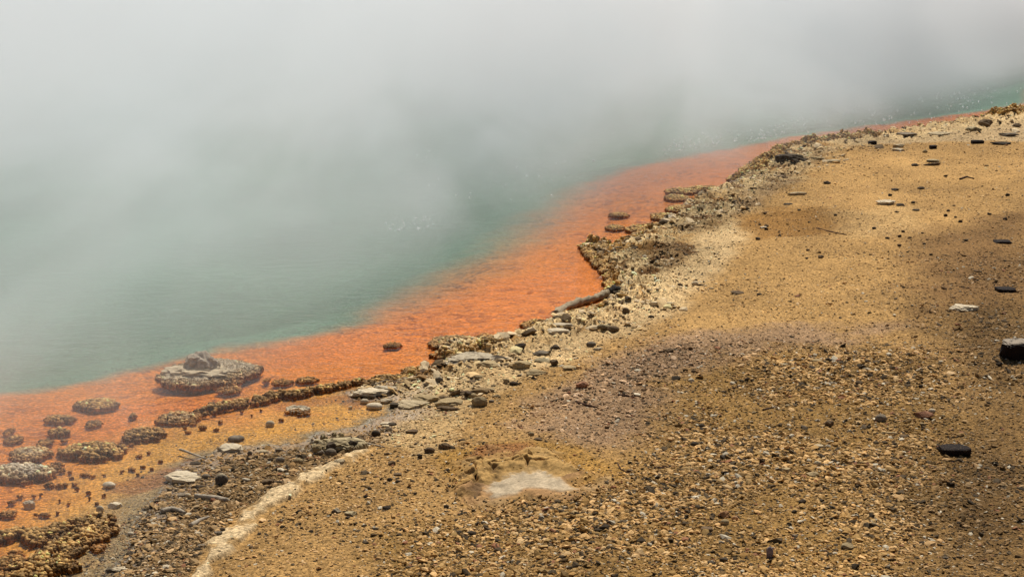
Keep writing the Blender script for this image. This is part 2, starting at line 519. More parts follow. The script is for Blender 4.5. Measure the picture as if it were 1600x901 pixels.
M['boulder'] = mat_stone('sunlit_top_boulder', (.06, .05, .04), (.13, .105, .08), top=(.34, .27, .17))  # sunlit top put into the colour as paler upward faces
M['ledge'] = mat_stone('ledge_stone', (.09, .066, .036), (.30, .215, .10), scale=30, top=(.40, .31, .17))
M['mound'] = mat_vcol('mound_crust', .9, 90.0, .45, (.72, 1.25))
M['crusted'] = mat_stone('grey_crusted_rock', (.12, .085, .05), (.26, .20, .13), scale=26, top=(.48, .39, .26))
M['driftwood'] = mat_wood('bleached_wood', (.26, .20, .13), (.55, .46, .34))
M['log'] = mat_wood('log_wood', (.16, .11, .06), (.50, .40, .26))
M['twig'] = mat_wood('twig_wood', (.035, .02, .013), (.12, .06, .035))
M['charred'] = mat_wood('charred_wood', (.012, .01, .008), (.05, .04, .03))

def coarse(x, y):
    """how coarse the gravel lies: 0 fine sand .. 1 chips"""
    k = .25 + 0 * x
    for i, v in ((4, .92), (3, .5), (5, .5), (6, .4), (0, .13), (1, .16), (7, .6), (8, .3), (9, .22), (10, .75), (12, .7), (14, .25)):
        w = ss(sdf(x, y, ZONES[i][0]) + .12 * fbm(x * 2, y * 2, 3, 181), -.2, .2)
        k = k * (1 - w) + v * w
    k = k * np.clip(.88 + .65 * fbm(x * 1.3, y * 1.1, 4, 185), .40, 1.2)
    k = np.maximum(k, .75 * ss(sdf(x, y, ZONES[7][0]), -.1, .05))
    k = np.where(sdf(x, y, STRIP) > -.01, .05, k)
    k = np.where(sdf(x, y, HOLLOW) > -.01, .02, k)
    return k


# ------------------------------------------------------------------ ground sheet
a_in = np.linspace(-.42, .42, 1020)
a_out = .42 * np.geomspace(1, 120, 46)[1:]
A = np.concatenate([-a_out[::-1], a_in, a_out])
vrow = np.linspace(985, 60, 660)
yrow = unproj(np.full(660, 800.0), vrow, 0.0)[1]
Yr = np.concatenate([np.linspace(-60, 0, 14), np.linspace(.8, yrow[0], 12)[:-1], yrow, np.geomspace(yrow[-1], 70, 40)[1:], np.geomspace(70, 500, 16)[1:]])
AX, YY = np.meshgrid(A, Yr)
XX = AX * np.maximum(YY, 5.0)
gx, gy = XX.ravel(), YY.ravel()
gd = shore_d(gx, gy)
gz = height(gx, gy, gd)
land = land_colour(gx, gy, gd)
bedc = bed_colour(gx, gy, gd)
mixw = ss(gd, -.03, .03)[:, None]
gcol = bedc * (1 - mixw) + land * mixw
low = 1 - ss(gy, 8.3, 9.0)
wetk = (1 - ss(gd + .12 * fbm(gx * 4, gy * 4, 3, 171), .02, .05 + .30 * low))
gcol = gcol * (1 - .22 * wetk * (gd > -.05))[:, None]
gcol = gcol * (1 - .50 * coarse(gx, gy) * (gd > 0))[:, None]
rough = np.where(gd < -.03, 1.0, .92 - .50 * wetk)
nr, nc = XX.shape
ii = (np.arange(nr - 1)[:, None] * nc + np.arange(nc - 1)[None, :]).ravel()
GF = np.stack([ii, ii + 1, ii + nc + 1, ii + nc], 1)
g4 = np.concatenate([np.clip(gcol, .004, .9), rough[:, None]], 1)
tag(obj('ground', mesh_np('ground', np.stack([gx, gy, gz], 1), GF, M['ground'], g4, smooth=True)), 'tan gravel shore running down into the orange pool bed', kind='structure')

wv = [(-70, -2, 0), (60, -2, 0), (60, 75, 0), (-70, 75, 0)]
tag(obj('water', mesh_np('water', wv, [(0, 1, 2, 3)], M['water'])), 'still shallow orange and deep green hot pool water', kind='structure')

# ------------------------------------------------------------------ steam over the pool
base = [(-2.4, 5.4), (-.4, 7.0), (1.2, 10.3), (7.3, 20.3), (20.5, 46), (21.5, 58), (17, 63), (-46, 63), (-46, 5)]
nb = len(base)
bm = bmesh.new()
lo = [bm.verts.new((x, y, .012)) for x, y in base]
hi = [bm.verts.new((x, y, 4.25)) for x, y in base]
bm.faces.new(lo[::-1])
bm.faces.new(hi)
for i in range(nb):
    bm.faces.new((lo[i], lo[(i + 1) % nb], hi[(i + 1) % nb], hi[i]))
me = bpy.data.meshes.new('steam')
bm.to_mesh(me)
bm.free()
me.materials.append(mat_steam())
tag(obj('steam', me), 'white steam drifting over the green water', kind='stuff')


# ------------------------------------------------------------------ gravel chips
def chips(pos, size, flat, colr, tmpl, rot_tilt=.25):
    V0, F0 = tmpl
    n, k = len(pos), len(V0)
    V = V0[None] * rng.uniform(.62, 1.15, (n, k, 1))
    sxyz = np.stack([size * rng.uniform(.9, 1.4, n), size * rng.uniform(.6, 1.0, n), size * flat], 1)
    V = V * sxyz[:, None, :]
    th = rng.uniform(0, 6.283, n)
    c, s = np.cos(th)[:, None], np.sin(th)[:, None]
    x, y = V[..., 0] * c - V[..., 1] * s, V[..., 0] * s + V[..., 1] * c
    tx, ty = rng.normal(0, rot_tilt, (n, 1)), rng.normal(0, rot_tilt, (n, 1))
    z = V[..., 2] + x * tx + y * ty
    V = np.stack([x, y, z], -1) + pos[:, None, :]
    F = F0[None] + (np.arange(n) * k)[:, None, None]
    return V.reshape(-1, 3), F.reshape(-1, 3), np.repeat(colr, k, 0)


OCT = (np.array([(1, 0, 0), (-1, 0, 0), (0, 1, 0), (0, -1, 0), (.2, .1, 1), (0, 0, -1)], float),
       np.array([(0, 2, 4), (2, 1, 4), (1, 3, 4), (3, 0, 4), (2, 0, 5), (1, 2, 5), (3, 1, 5), (0, 3, 5)]))


N = 760000
yy = 5.3 * (28 / 5.3) ** rng.uniform(0, 1, N)
xx = rng.uniform(-.37, .37, N) * yy
dd = shore_d(xx, yy)
keep = (dd > -.25) & ((dd > .015) | (yy < 8.5))
xx, yy, dd = xx[keep], yy[keep], dd[keep]
cz = coarse(xx, yy)
keep = rng.uniform(0, 1, len(xx)) < (.32 + .68 * cz) * (.08 + .92 * ss(cz, .04, .12))
xx, yy, dd, cz = xx[keep], yy[keep], dd[keep], cz[keep]
n = len(xx)
size = np.exp(rng.normal(-.08, .52, n)) * (.0031 + .0039 * cz) * (1 + .035 * (yy - 6))
size = np.minimum(size, .026) * np.where(dd < -.02, .6, 1.0)
zz = height(xx, yy, dd)
_, _, mr_, mh_, _, _, _, _, _, mz_ = mound_shape(xx, yy)
on_m = mr_ < 1.0
zz = zz + np.where(on_m, np.maximum(mz_, 0), 0)
zz = zz - np.where(on_m & (rng.uniform(0, 1, n) < np.where(mh_ > .3, .9, .75 - .5 * mr_)), .2, 0)
lc = land_colour(xx, yy, dd)
val = np.exp(rng.normal(.12 + .14 * cz, .44, n))
val = np.minimum(val, 2.1)
pc = lc * val[:, None]
lm_ = pc.mean(1, keepdims=True)
pc = pc + (lm_ * np.array([1.12, 1.0, .80]) - pc) * (np.clip(val - 1, 0, 1) * .22)[:, None]
hue = rng.normal(0, .035, n)
pc[:, 0] *= 1 + hue
pc[:, 2] *= 1 - 1.6 * hue
rr = rng.uniform(0, 1, n)
pc = np.where((rr < .17)[:, None], np.array([.070, .046, .022]) * rng.uniform(.5, 1.6, (n, 1)), pc)
pc = np.where(((rr > .17) & (rr < .215))[:, None], np.array([.60, .50, .34]) * rng.uniform(.7, 1.15, (n, 1)), pc)
pc = np.where(((rr > .215) & (rr < .235))[:, None], np.array([.30, .13, .06]) * rng.uniform(.7, 1.2, (n, 1)), pc)
pc = np.clip(pc, .01, .8)
pos = np.stack([xx, yy, zz + size * .12], 1)
flat = rng.uniform(.28, .62, n)
big = (size > .0062) & (yy < 12)
bm = bmesh.new()
bmesh.ops.create_icosphere(bm, subdivisions=1, radius=1)
bm.free()
phi = (1 + 5 ** .5) / 2
I0V = np.array([(-1, phi, 0), (1, phi, 0), (-1, -phi, 0), (1, -phi, 0), (0, -1, phi), (0, 1, phi), (0, -1, -phi), (0, 1, -phi), (phi, 0, -1), (phi, 0, 1), (-phi, 0, -1), (-phi, 0, 1)]) / math.hypot(1, phi)
I0F = np.array([(0, 11, 5), (0, 5, 1), (0, 1, 7), (0, 7, 10), (0, 10, 11), (1, 5, 9), (5, 11, 4), (11, 10, 2), (10, 7, 6), (7, 1, 8), (3, 9, 4), (3, 4, 2), (3, 2, 6), (3, 6, 8), (3, 8, 9), (4, 9, 5), (2, 4, 11), (6, 2, 10), (8, 6, 7), (9, 8, 1)])
Va, Fa, Ca = chips(pos[big], size[big], flat[big], pc[big], (I0V, I0F))
Vb, Fb, Cb = chips(pos[~big], size[~big], flat[~big], pc[~big], OCT)
tag(obj('gravel', mesh_np('gravel', np.concatenate([Va, Vb]), np.concatenate([Fa, Fb + len(Va)]), M['gravel'], np.concatenate([Ca, Cb]))),
    'loose tan, grey and dark gravel covering the shore', kind='stuff')

# rubble of broken crust along the rim
N = 170000
yy = 7.9 * (27 / 7.9) ** rng.uniform(0, 1, N)
xx = rng.uniform(-.2, .36, N) * yy
dd = shore_d(xx, yy)
q = fbm(xx * 1.5, yy * 1.5, 3, 191)
wd_ = 1 + .09 * np.clip(yy - 9, 0, 12)
keep = (dd > .0) & (dd < (.42 + .35 * q) * wd_) & (rng.uniform(0, 1, N) < np.exp(-np.maximum(dd / wd_, 0) / .35) * (.55 + .7 * q)) & (yy > 8.3)
keep &= (sdf(xx, yy, ZONES[10][0]) < .0) | (rng.uniform(0, 1, N) < .05)
xx, yy, dd = xx[keep], yy[keep], dd[keep]
n = len(xx)
size = np.minimum(np.exp(rng.normal(0, .55, n)) * .0115, .06) * (1 + .02 * (yy - 8))
zz = height(xx, yy, dd)
lc = land_colour(xx, yy, dd) * np.exp(rng.normal(0, .3, n))[:, None]
rr = rng.uniform(0, 1, n)
lc = np.where((rr < .40)[:, None], np.array([.72, .54, .31]) * rng.uniform(.6, 1.1, (n, 1)), lc)
lc = np.where(((rr > .40) & (rr < .58))[:, None], np.array([.11, .07, .032]) * rng.uniform(.4, 1.5, (n, 1)), lc)
V_, F_, C_ = chips(np.stack([xx, yy, zz + size * .15], 1), size, rng.uniform(.22, .55, n), np.clip(lc, .012, .75), (I0V, I0F), .22)
tag(obj('rubble', mesh_np('rubble', V_, F_, M['gravel'], C_)), 'broken white and brown crust fragments strewn along the pool rim', kind='stuff')


# ------------------------------------------------------------------ placing by what the photo shows
def place(u, vb, w, h, asp=.75, onwater=False, hmin=.14):
    """u centre, vb lower edge, w/h in photo pixels -> base centre, width, depth, height in metres"""
    x, y, z = ground_at(u, vb)
    sl = math.sqrt(x * x + y * y + (CH - z) ** 2)
    k = FPX / sl
    dep = math.atan2(CH - z, math.hypot(x, y))
    W = w / k
    D = asp * W
    Hh = (h / k - D * math.sin(dep)) / math.cos(dep)
    if Hh < hmin * W:
        Hh = max(hmin * W, .006)
        D = max(.3 * W, (h / k - Hh * math.cos(dep)) / math.sin(dep))
    return x, y + D * .5, z, W, D, Hh


def rock_mesh(name, W, D, Hh, seed, kind, mat):
    r = np.random.default_rng(seed)
    sub = 4 if W > .18 and kind != 'round' else 3
    V, F = ICO[sub]
    V = V.copy()
    if kind == 'block':
        V = np.sign(V) * np.abs(V) ** .28
        V = V / np.abs(V).max(0)
        npl, lo_, hi_ = 8, 1.0, 1.4
    elif kind == 'slab':
        V[:, 2] = np.sign(V[:, 2]) * np.abs(V[:, 2]) ** .45
        npl, lo_, hi_ = 12, .6, .98
    elif kind == 'round':
        npl, lo_, hi_ = 4, .86, 1.0
    else:
        npl, lo_, hi_ = 13, .56, .9
    for _ in range(npl):
        nn = r.normal(0, 1, 3)
        if kind == 'slab':
            nn[2] *= .35
        nn /= np.linalg.norm(nn)
        o = r.uniform(lo_, hi_)
        dd_ = V @ nn
        V = V - np.maximum(dd_ - o, 0)[:, None] * nn[None]
    amp = {'round': .05, 'block': .08, 'slab': .13}.get(kind, .085)
    if kind == 'slab' and mat in (M['white'], M['crusted']):
        amp = .21
    o1 = r.uniform(0, 50, 3)
    for f_, a_ in ((2.0, amp), (5.0, amp * .7), (11, amp * .45)):
        V = V + (V / (np.linalg.norm(V, axis=1, keepdims=True) + 1e-6)) * (a_ * (fbm(V[:, 0] * f_ + o1[0] + V[:, 2] * 1.7 * f_, V[:, 1] * f_ + o1[1] - V[:, 2] * f_, 2, seed % 50))[:, None])
    mn, mx = V.min(0), V.max(0)
    V = (V - (mn + mx) / 2) / (mx - mn)
    V = V * np.array([W, D, Hh * 1.22])
    V[:, 2] += Hh * 1.22 / 2 - Hh * .22
    me_ = mesh_np(name, V, F, mat, smooth=(kind == 'round'))
    return me_


SEED = [100]


def rock(u, vb, w, h, mat, kind, label, name='stone', cat='stone', group=None, asp=.75, rz=None, hmin=.14):
    SEED[0] += 1
    x, y, z, W, D, Hh = place(u, vb, w, h, asp, hmin=hmin)
    zc = float(height(np.array([x]), np.array([y]))[0])
    if zc < 0:
        z, Hh = zc, Hh - zc
    else:
        z = min(z, zc)
    o = obj(name, rock_mesh(name, W, D, Hh, SEED[0], kind, M[mat]), (x, y, z), None, random.uniform(-.2, .2) if rz is None else rz)
    return tag(o, label, cat, group)


# knobbly sinter growths ------------------------------------------------------
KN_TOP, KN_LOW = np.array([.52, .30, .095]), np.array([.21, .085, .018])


def knobs(pts, ztop, rad, seed, white=None, pale=0.0, dark=1.0, inner=None):
    """many small knobs grown together: pts (n,2) local, ztop (n,) local height of each top"""
    r = np.random.default_rng(seed)
    n_ = len(pts)
    V0, F0 = ICO[1]
    rr_ = rad * np.exp(r.normal(-.05, .30, n_)).clip(.5, 1.7)
    lay = np.ceil(np.maximum(ztop, rr_) / (rr_ * 1.15)).astype(int).clip(1, 5)
    idx = np.repeat(np.arange(n_), lay)
    lev = np.concatenate([np.arange(k_) for k_ in lay])
    tilt = r.normal(0, .25, (n_, 2))
    down = lev * rr_[idx] * 1.15
    tn = np.exp(r.normal(.0, .42, n_))[idx]
    pts = pts[idx] + tilt[idx] * down[:, None] + r.normal(0, .12, (len(idx), 2)) * rad
    ztop = ztop[idx] - down
    rr_ = rr_[idx] * (1 + .12 * (lev == 0))
    if white is not None:
        white = white[idx]
    n_ = len(idx)
    V = V0[None] * (1 + .27 * r.normal(0, 1, (n_, len(V0), 1)).clip(-1.6, 1.6))
    foot = (lev == lay[idx] - 1)[:, None] & (V0[:, 2] < -.3)[None]
    if inner is not None:
        foot &= inner[idx][:, None]
    V = V * np.stack([rr_ * r.uniform(.75, 1.35, n_), rr_ * r.uniform(.75, 1.35, n_), rr_ * r.uniform(.8, 1.1, n_)], 1)[:, None, :]
    zc = ztop - rr_
    V = V + np.stack([pts[:, 0], pts[:, 1], zc], 1)[:, None, :]
    V[..., 2] = np.where(foot, V[..., 2] - .10, V[..., 2])
    F = F0[None] + (np.arange(n_) * len(V0))[:, None, None]
    zz_ = V[..., 2]
    hmix = ss(zz_, .006, .030 + .4 * rad)[..., None]  # knob colour runs from dark low down to pale at the tops
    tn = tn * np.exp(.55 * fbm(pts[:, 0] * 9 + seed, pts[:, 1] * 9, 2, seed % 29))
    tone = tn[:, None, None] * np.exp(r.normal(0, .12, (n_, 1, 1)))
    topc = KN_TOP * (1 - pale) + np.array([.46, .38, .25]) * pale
    c_ = KN_LOW * (1 - hmix) + topc * hmix
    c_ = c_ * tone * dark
    sub_ = ss(-zz_, -.002, .006)[..., None]
    c_ = c_ * (1 - sub_) + np.array([.50, .21, .035]) * sub_
    if white is not None:
        ww_ = white[:, None, None] * ss(zz_, .012, .03)[..., None]
        c_ = c_ * (1 - ww_) + np.array([.54, .44, .30]) * ww_ * np.exp(r.normal(0, .15, (n_, 1, 1)))
    return V.reshape(-1, 3), F.reshape(-1, 3), np.clip(c_, .004, .75).reshape(-1, 3)


def fill(poly_or_fn, bx, sp, seed):
    r = np.random.default_rng(seed)
    gx_ = np.arange(bx[0], bx[1] + sp, sp)
    gy_ = np.arange(bx[2], bx[3] + sp, sp)
    P = np.stack(np.meshgrid(gx_, gy_), -1).reshape(-1, 2)
    P[:, 0] += (np.floor((P[:, 1] - bx[2]) / sp + .5) % 2) * sp * .5
    P = P + r.uniform(-.33, .33, P.shape) * sp
    return P[poly_or_fn(P)]


def clump(u0, v0, u1, v1, label, rad=.0078, hr=.085, white=0.0, pale=0.0, gaps=0.0, name='sinter_clump', cat='sinter clump', group=None, dark=1.0, hmax=.034):
    """knobbly plate seen in the photo between the pixel corners (u0,v0) and (u1,v1)"""
    SEED[0] += 1
    sd = SEED[0]
    uc = (u0 + u1) / 2
    x, yn = unproj(uc, v1, 0.0)
    sl = math.sqrt(x * x + yn * yn + CH * CH)
    W = (u1 - u0) / FPX * sl
    Hh = min(hmax, max(.013 if W > .05 else .007, hr * W))
    yf = unproj(uc, v0, Hh)[1]
    D = float(yf - yn)
    if D < .35 * W:
        D = .35 * W
    cx, cy = float(x), float(yn) + D / 2
    rad = min(rad, W * .2)
    cyc = sd * 1.37

    def inside(P):
        e = np.hypot(P[:, 0] / (W / 2 - rad * .6), P[:, 1] / (D / 2 - rad * .6))
        e = e + .22 * fbm(P[:, 0] / W * 3.2 + cyc, P[:, 1] / D * 3.2 - cyc, 3, sd % 40)
        ok = e < 1
        if gaps > 0:
            ok &= fbm(P[:, 0] / (rad * 7) + cyc, P[:, 1] / (rad * 7), 2, sd % 37 + 1) > (gaps - .5)
        return ok
    P = fill(inside, (-W / 2, W / 2, -D / 2, D / 2), rad * 1.25, sd)
    if len(P) < 3:
        P = np.array([(0, 0), (rad, rad * .4), (-rad * .9, .3 * rad)])
    e = np.hypot(P[:, 0] / (W / 2), P[:, 1] / (D / 2))
    zt = Hh * (1 - .45 * ss(e, .45, 1.0)) * (1 + .22 * np.random.default_rng(sd).normal(0, 1, len(P)).clip(-1.5, 1.5))
    wh = None
    if white > 0:
        wh = (ss(1 - e + .35 * fbm(P[:, 0] * 9, P[:, 1] * 9, 2, sd % 31), .25, .65)) * white
    V, F, C = knobs(P, zt, rad, sd, wh, pale, dark, e < .55)
    o = obj(name, mesh_np(name, V, F, M['knob'], C, smooth=True), (cx, cy, 0))
    return tag(o, label, cat, group)


def ridge(line_px, wid, label, rad=.0080, h=.026, white=0.0, pale=0.0, gaps=0.12, name='sinter_ridge', cat='sinter ridge', dark=1.0, z0=0.0):
    """a knobbly ridge along a line of photo pixels, wid metres wide"""
    SEED[0] += 1
    sd = SEED[0]
    L = [(float(a), float(b)) for a, b in (unproj(u, v, z0) for u, v in line_px)]
    ox, oy = L[len(L) // 2]
    L = np.array(L) - (ox, oy)

    def dist(P):
        best = np.full(len(P), 9.0)
        for i in range(len(L) - 1):
            e = L[i + 1] - L[i]
            t_ = np.clip(((P - L[i]) @ e) / (e @ e), 0, 1)
            best = np.minimum(best, np.linalg.norm(P - L[i] - t_[:, None] * e, axis=1))
        return best

    def inside(P):
        dd_ = dist(P) / (wid / 2) + .5 * fbm(P[:, 0] * 9 + sd, P[:, 1] * 9, 3, sd % 40)
        return (dd_ < 1) & (fbm(P[:, 0] / (rad * 8) + sd, P[:, 1] / (rad * 8), 2, sd % 33) > gaps - .5)
    mn, mx = L.min(0) - wid, L.max(0) + wid
    P = fill(inside, (mn[0], mx[0], mn[1], mx[1]), rad * 1.25, sd)
    e = dist(P) / (wid / 2)
    gz_ = np.maximum(height(P[:, 0] + ox, P[:, 1] + oy), 0)
    zt = gz_ + h * (1 - .4 * ss(e, .3, 1)) * (1 + .28 * np.random.default_rng(sd).normal(0, 1, len(P)).clip(-1.5, 1.5))
    wh = None
    if white > 0:
        wh = white * ss(fbm(P[:, 0] * 6, P[:, 1] * 6, 3, sd % 31) + .1, -.1, .35)
    V, F, C = knobs(P, zt, rad, sd, wh, pale, dark, e < .4)
    o = obj(name, mesh_np(name, V, F, M['knob'], C, smooth=True), (ox, oy, 0))
    return tag(o, label, cat)


def tube(name, pts, radii, mat, seed=0, nseg=9, rough_=.12):
    r = np.random.default_rng(seed)
    P = np.array(pts, float)
    # densify
    tt = np.linspace(0, len(P) - 1, (len(P) - 1) * 6 + 1)
    Q = np.stack([np.interp(tt, np.arange(len(P)), P[:, i]) for i in range(3)], 1)
    R = np.interp(tt, np.arange(len(P)), radii)
    V = []
    for i in range(len(Q)):
        d_ = Q[min(i + 1, len(Q) - 1)] - Q[max(i - 1, 0)]
        d_ /= np.linalg.norm(d_) + 1e-9
        s_ = np.cross(d_, (0, 0, 1.0))
        s_ /= np.linalg.norm(s_) + 1e-9
        u_ = np.cross(s_, d_)
        for j in range(nseg):
            a_ = j / nseg * 6.2832
            rad_ = R[i] * (1 + rough_ * r.normal())
            V.append(Q[i] + s_ * math.cos(a_) * rad_ + u_ * math.sin(a_) * rad_)
    V.append(Q[0])
    V.append(Q[-1])
    F = []
    for i in range(len(Q) - 1):
        for j in range(nseg):
            a_, b_ = i * nseg + j, i * nseg + (j + 1) % nseg
            F += [(a_, b_, b_ + nseg), (a_, b_ + nseg, a_ + nseg)]
    e_ = (len(Q) - 1) * nseg
    for j in range(nseg):
        F.append((j, len(V) - 2, (j + 1) % nseg))
        F.append((e_ + j, e_ + (j + 1) % nseg, len(V) - 1))
    return mesh_np(name, np.array(V), np.array(F), M[mat], smooth=True)


def stick(line_px, rpx, mat, label, name='twig', cat='twig', lift=0.0, seed=1, parent=None, taper=.5):
    pts = []
    for u, v in line_px:
        x, y, z = ground_at(u, v)
        pts.append((x, y, z))
    sl = math.sqrt(pts[0][0] ** 2 + pts[0][1] ** 2 + CH ** 2)
    R = rpx / FPX * sl
    o0 = np.array(pts[len(pts) // 2])
    P = np.array(pts) - o0 + np.array([0, 0, R * .6 + lift])
    rad = np.linspace(R, R * taper, len(pts))
    o = obj(name, tube(name, P, rad, mat, seed), tuple(o0))
    if label:
        tag(o, label, cat)
    return o

# ================================================================== the things
# --- the round island: knobbly plate > pale crust > grey lump
x0, yn = unproj(326, 603, 0)
yf = unproj(326, 562, .035)[1]
isl = bpy.data.objects.new('sinter_island', None)
COL.objects.link(isl)
isl.location = (float(x0), float(yn + yf) / 2, 0)
tag(isl, 'wide knobbly island with pale crusted top and a rounded grey lump in its middle', 'sinter island')
ISL_PX = [(242, 592), (250, 583), (272, 573), (300, 565), (345, 561), (385, 566), (411, 574), (409, 582), (372, 591), (335, 600), (300, 604), (262, 601)]
IP = [(a - isl.location.x, b - isl.location.y) for a, b in world(ISL_PX, .012)]
ipx = np.array(IP)
P = fill(lambda P_: sdf(P_[:, 0], P_[:, 1], IP) + .02 * fbm(P_[:, 0] * 9, P_[:, 1] * 9, 2, 5) > .006, (ipx[:, 0].min(), ipx[:, 0].max(), ipx[:, 1].min(), ipx[:, 1].max()), .0105, 7)
dI = sdf(P[:, 0], P[:, 1], IP)
zt = .022 + .018 * ss(dI, 0, .09) + rng.normal(0, .003, len(P))
V, F, C = knobs(P, zt, .0092, 8, ss(dI + .05 * fbm(P[:, 0] * 7, P[:, 1] * 7, 3, 6), .03, .10) * .8, .45, 1.0, dI > .07)
obj('knobbly_plate', mesh_np('knobbly_plate', V, F, M['knob'], C), (0, 0, 0), isl)
ux, uy = unproj(312, 581, .04)
Vr, Fr = ICO[4]
Vc = Vr.copy()
s_ = fbm(Vc[:, 0] * 2.2 + 3, Vc[:, 1] * 2.2 + Vc[:, 2] * 2.4, 4, 15)
f_ = fbm(Vc[:, 0] * 9, Vc[:, 1] * 9 + Vc[:, 2] * 8, 3, 16)
Vc = Vc * (1 + .20 * s_ + .09 * f_)[:, None] * np.array([.098, .088, .088])
cc = np.array([.42, .345, .25])[None] * (1 + .3 * f_ + .25 * fbm(Vc[:, 0] * 90, Vc[:, 1] * 90 + Vc[:, 2] * 80, 3, 17))[:, None]
obj('grey_lump', mesh_np('grey_lump', Vc, Fr, M['crust'], np.clip(cc, .05, .6)), (float(ux) - isl.location.x, float(uy) - isl.location.y + .05, .055), isl)
f_ = fbm(Vr[:, 0] * 13, Vr[:, 1] * 13 + Vr[:, 2] * 5, 3, 18)
Vc = Vr * (1 + .20 * fbm(Vr[:, 0] * 3 + 9, Vr[:, 1] * 3 + Vr[:, 2], 4, 19) + .17 * f_)[:, None] * np.array([.19, .14, .046])
cc = np.array([.50, .395, .25])[None] * (1 + .3 * f_ + .2 * fbm(Vc[:, 0] * 60, Vc[:, 1] * 60, 3, 20))[:, None]
obj('pale_crust', mesh_np('pale_crust', Vc, Fr, M['crust'], np.clip(cc, .05, .65)), (float(ux) - isl.location.x - .02, float(uy) - isl.location.y + .02, .026), isl)

# --- knobbly clumps standing in the pool
clump(338, 589, 378, 602, 'flat knobbly lobe tucked against the front edge of the wide island', pale=.15)
clump(335, 600, 374, 615, 'small dark clump just in front of the lobe below the wide island')
clump(421, 590, 454, 602, 'thin brown clump, first in the pair right of the wide island', hr=.12)
clump(460, 586, 494, 599, 'thicker tan clump, second in the pair right of the wide island', hr=.14)
clump(410, 589, 421, 596, 'tiny brown nub between the wide island and the pair of clumps', rad=.007)
clump(112, 618, 176, 642, 'lone oval brown clump well out in the orange water at left', hr=.12)
clump(111, 629, 117, 637, 'tiny nub touching the left end of the lone oval clump', rad=.008)
clump(66, 645, 112, 661, 'oval clump below the lone oval one, the upper of two small ovals', hr=.12)
clump(71, 666, 105, 681, 'round clump, the lower of two small ovals stacked at left', hr=.22)
clump(129, 653, 153, 668, 'small round clump right of the two stacked ovals', hr=.14)
clump(199, 643, 212, 654, 'very small dark clump alone between the oval ones and the pale patched clump', rad=.009, hr=.4)
clump(238, 638, 306, 664, 'large brown clump with a pale patch near its lower middle', white=.35, gaps=.1, pale=.2)
clump(320, 626, 338, 637, 'small dark clump just above the start of the long ridge', hr=.12)
clump(184, 663, 252, 690, 'loose dark clump of separate knobs left of the pale patched clump', gaps=.33, dark=.8, hr=.11)
clump(84, 685, 186, 720, 'branching brown clump trailing a row of knobs toward the shore', gaps=.30, hr=.11)
clump(0, 665, 14, 680, 'small clump cut by the left edge of the photo, upper one', hr=.12)
clump(3, 677, 31, 693, 'rounded clump just below the one cut by the left edge', hr=.14)
clump(54, 683, 77, 698, 'dark clump perched at the right shoulder of the tan topped clump', hr=.18, dark=.85)
clump(4, 693, 70, 721, 'tan topped clump crowded between smaller clumps at the left edge', white=.4, pale=.3, hr=.11)
clump(-30, 719, 72, 752, 'large clump with a whitish crust on top at the left edge', white=.85, pale=.5, hr=.12, hmax=.05)
clump(60, 718, 92, 738, 'dark knobs fringing the whitish crusted clump', gaps=.25, dark=.75, hr=.12)
clump(-6, 793, 22, 809, 'low yellowish clump cut by the left edge near the shallows', hr=.12)
clump(-20, 862, 30, 890, 'dark yellowish clump in the bottom corner of the pool', hr=.14, gaps=.05)
clump(8, 856, 32, 868, 'small knobby clump topping the bottom corner clump', hr=.18, rad=.010)
clump(-25, 886, 14, 912, 'knobby clump in the very corner at the bottom edge', hr=.12)
ridge([(0, 842), (25, 836), (52, 838), (70, 842)], .12, 'row of upright dark knobs above the small enclosed orange pool', gaps=.38, dark=.8)
ridge([(52, 842), (80, 832), (105, 825), (130, 818), (160, 812)], .12, 'bushy brown ridge reaching in from the shore above the enclosed orange pool', gaps=.36, rad=.0068, dark=.75)
ridge([(40, 892), (68, 880), (92, 866), (112, 850), (132, 838), (150, 828)], .16, 'broad yellowish ridge between the enclosed orange pool and grey shallows', gaps=.38, rad=.0062, white=.05, pale=.0, h=.028, dark=.75)
ridge([(40, 905), (70, 895), (88, 888)], .17, 'low knobby mass running off the bottom edge of the photo', gaps=.32, rad=.0062, dark=.75)
clump(118, 808, 140, 820, 'yellow brown clump at the shoreward end of the bushy ridge', hr=.12)
clump(138, 846, 162, 862, 'small yellow clump alone in the grey shallows', hr=.12, pale=.2)
ridge([(322, 644), (345, 637), (372, 632), (400, 628), (430, 619), (458, 618)], .10, 'first stretch of the long dark ridge below the pair of clumps', gaps=.34, dark=.85)
ridge([(462, 617), (490, 613), (515, 607), (535, 603)], .08, 'middle stretch of the long dark ridge with upright knobs', gaps=.40, dark=.75)
ridge([(545, 601), (562, 598), (585, 594), (606, 592)], .07, 'last stretch of the long dark ridge running up to the pale rim', gaps=.40, dark=.75)
ridge([(585, 598), (612, 592), (636, 588), (645, 580)], .12, 'dark knobby fringe of the pale rim where the long ridge meets land', gaps=.1, dark=.8, z0=.01)
clump(598, 533, 626, 544, 'small low clump alone in the orange water above the long ridge', hr=.12)
clump(668, 520, 752, 547, 'wide flat tan clump in the water beside the grey crusted ledge', hr=.09, pale=.25)
clump(742, 518, 771, 536, 'knobby clump, taller than the wide flat clump it adjoins', hr=.12)
clump(768, 524, 792, 537, 'small knobs between the taller clump and the shore', gaps=.3, hr=.14)
ridge([(690, 558), (712, 563), (740, 562), (760, 556)], .10, 'knobby lip along the water side of the grey crusted ledge', gaps=.05, pale=.1)
clump(814, 496, 872, 518, 'dark brown knobby mass below the driftwood log', hr=.12, gaps=.12, dark=.85)
clump(818, 510, 858, 527, 'lower dark brown mass stepping down from the one by the log', hr=.12, gaps=.15, dark=.8)
clump(951, 330, 984, 340, 'flat clump, the farther of two ovals off the headland', hr=.12)
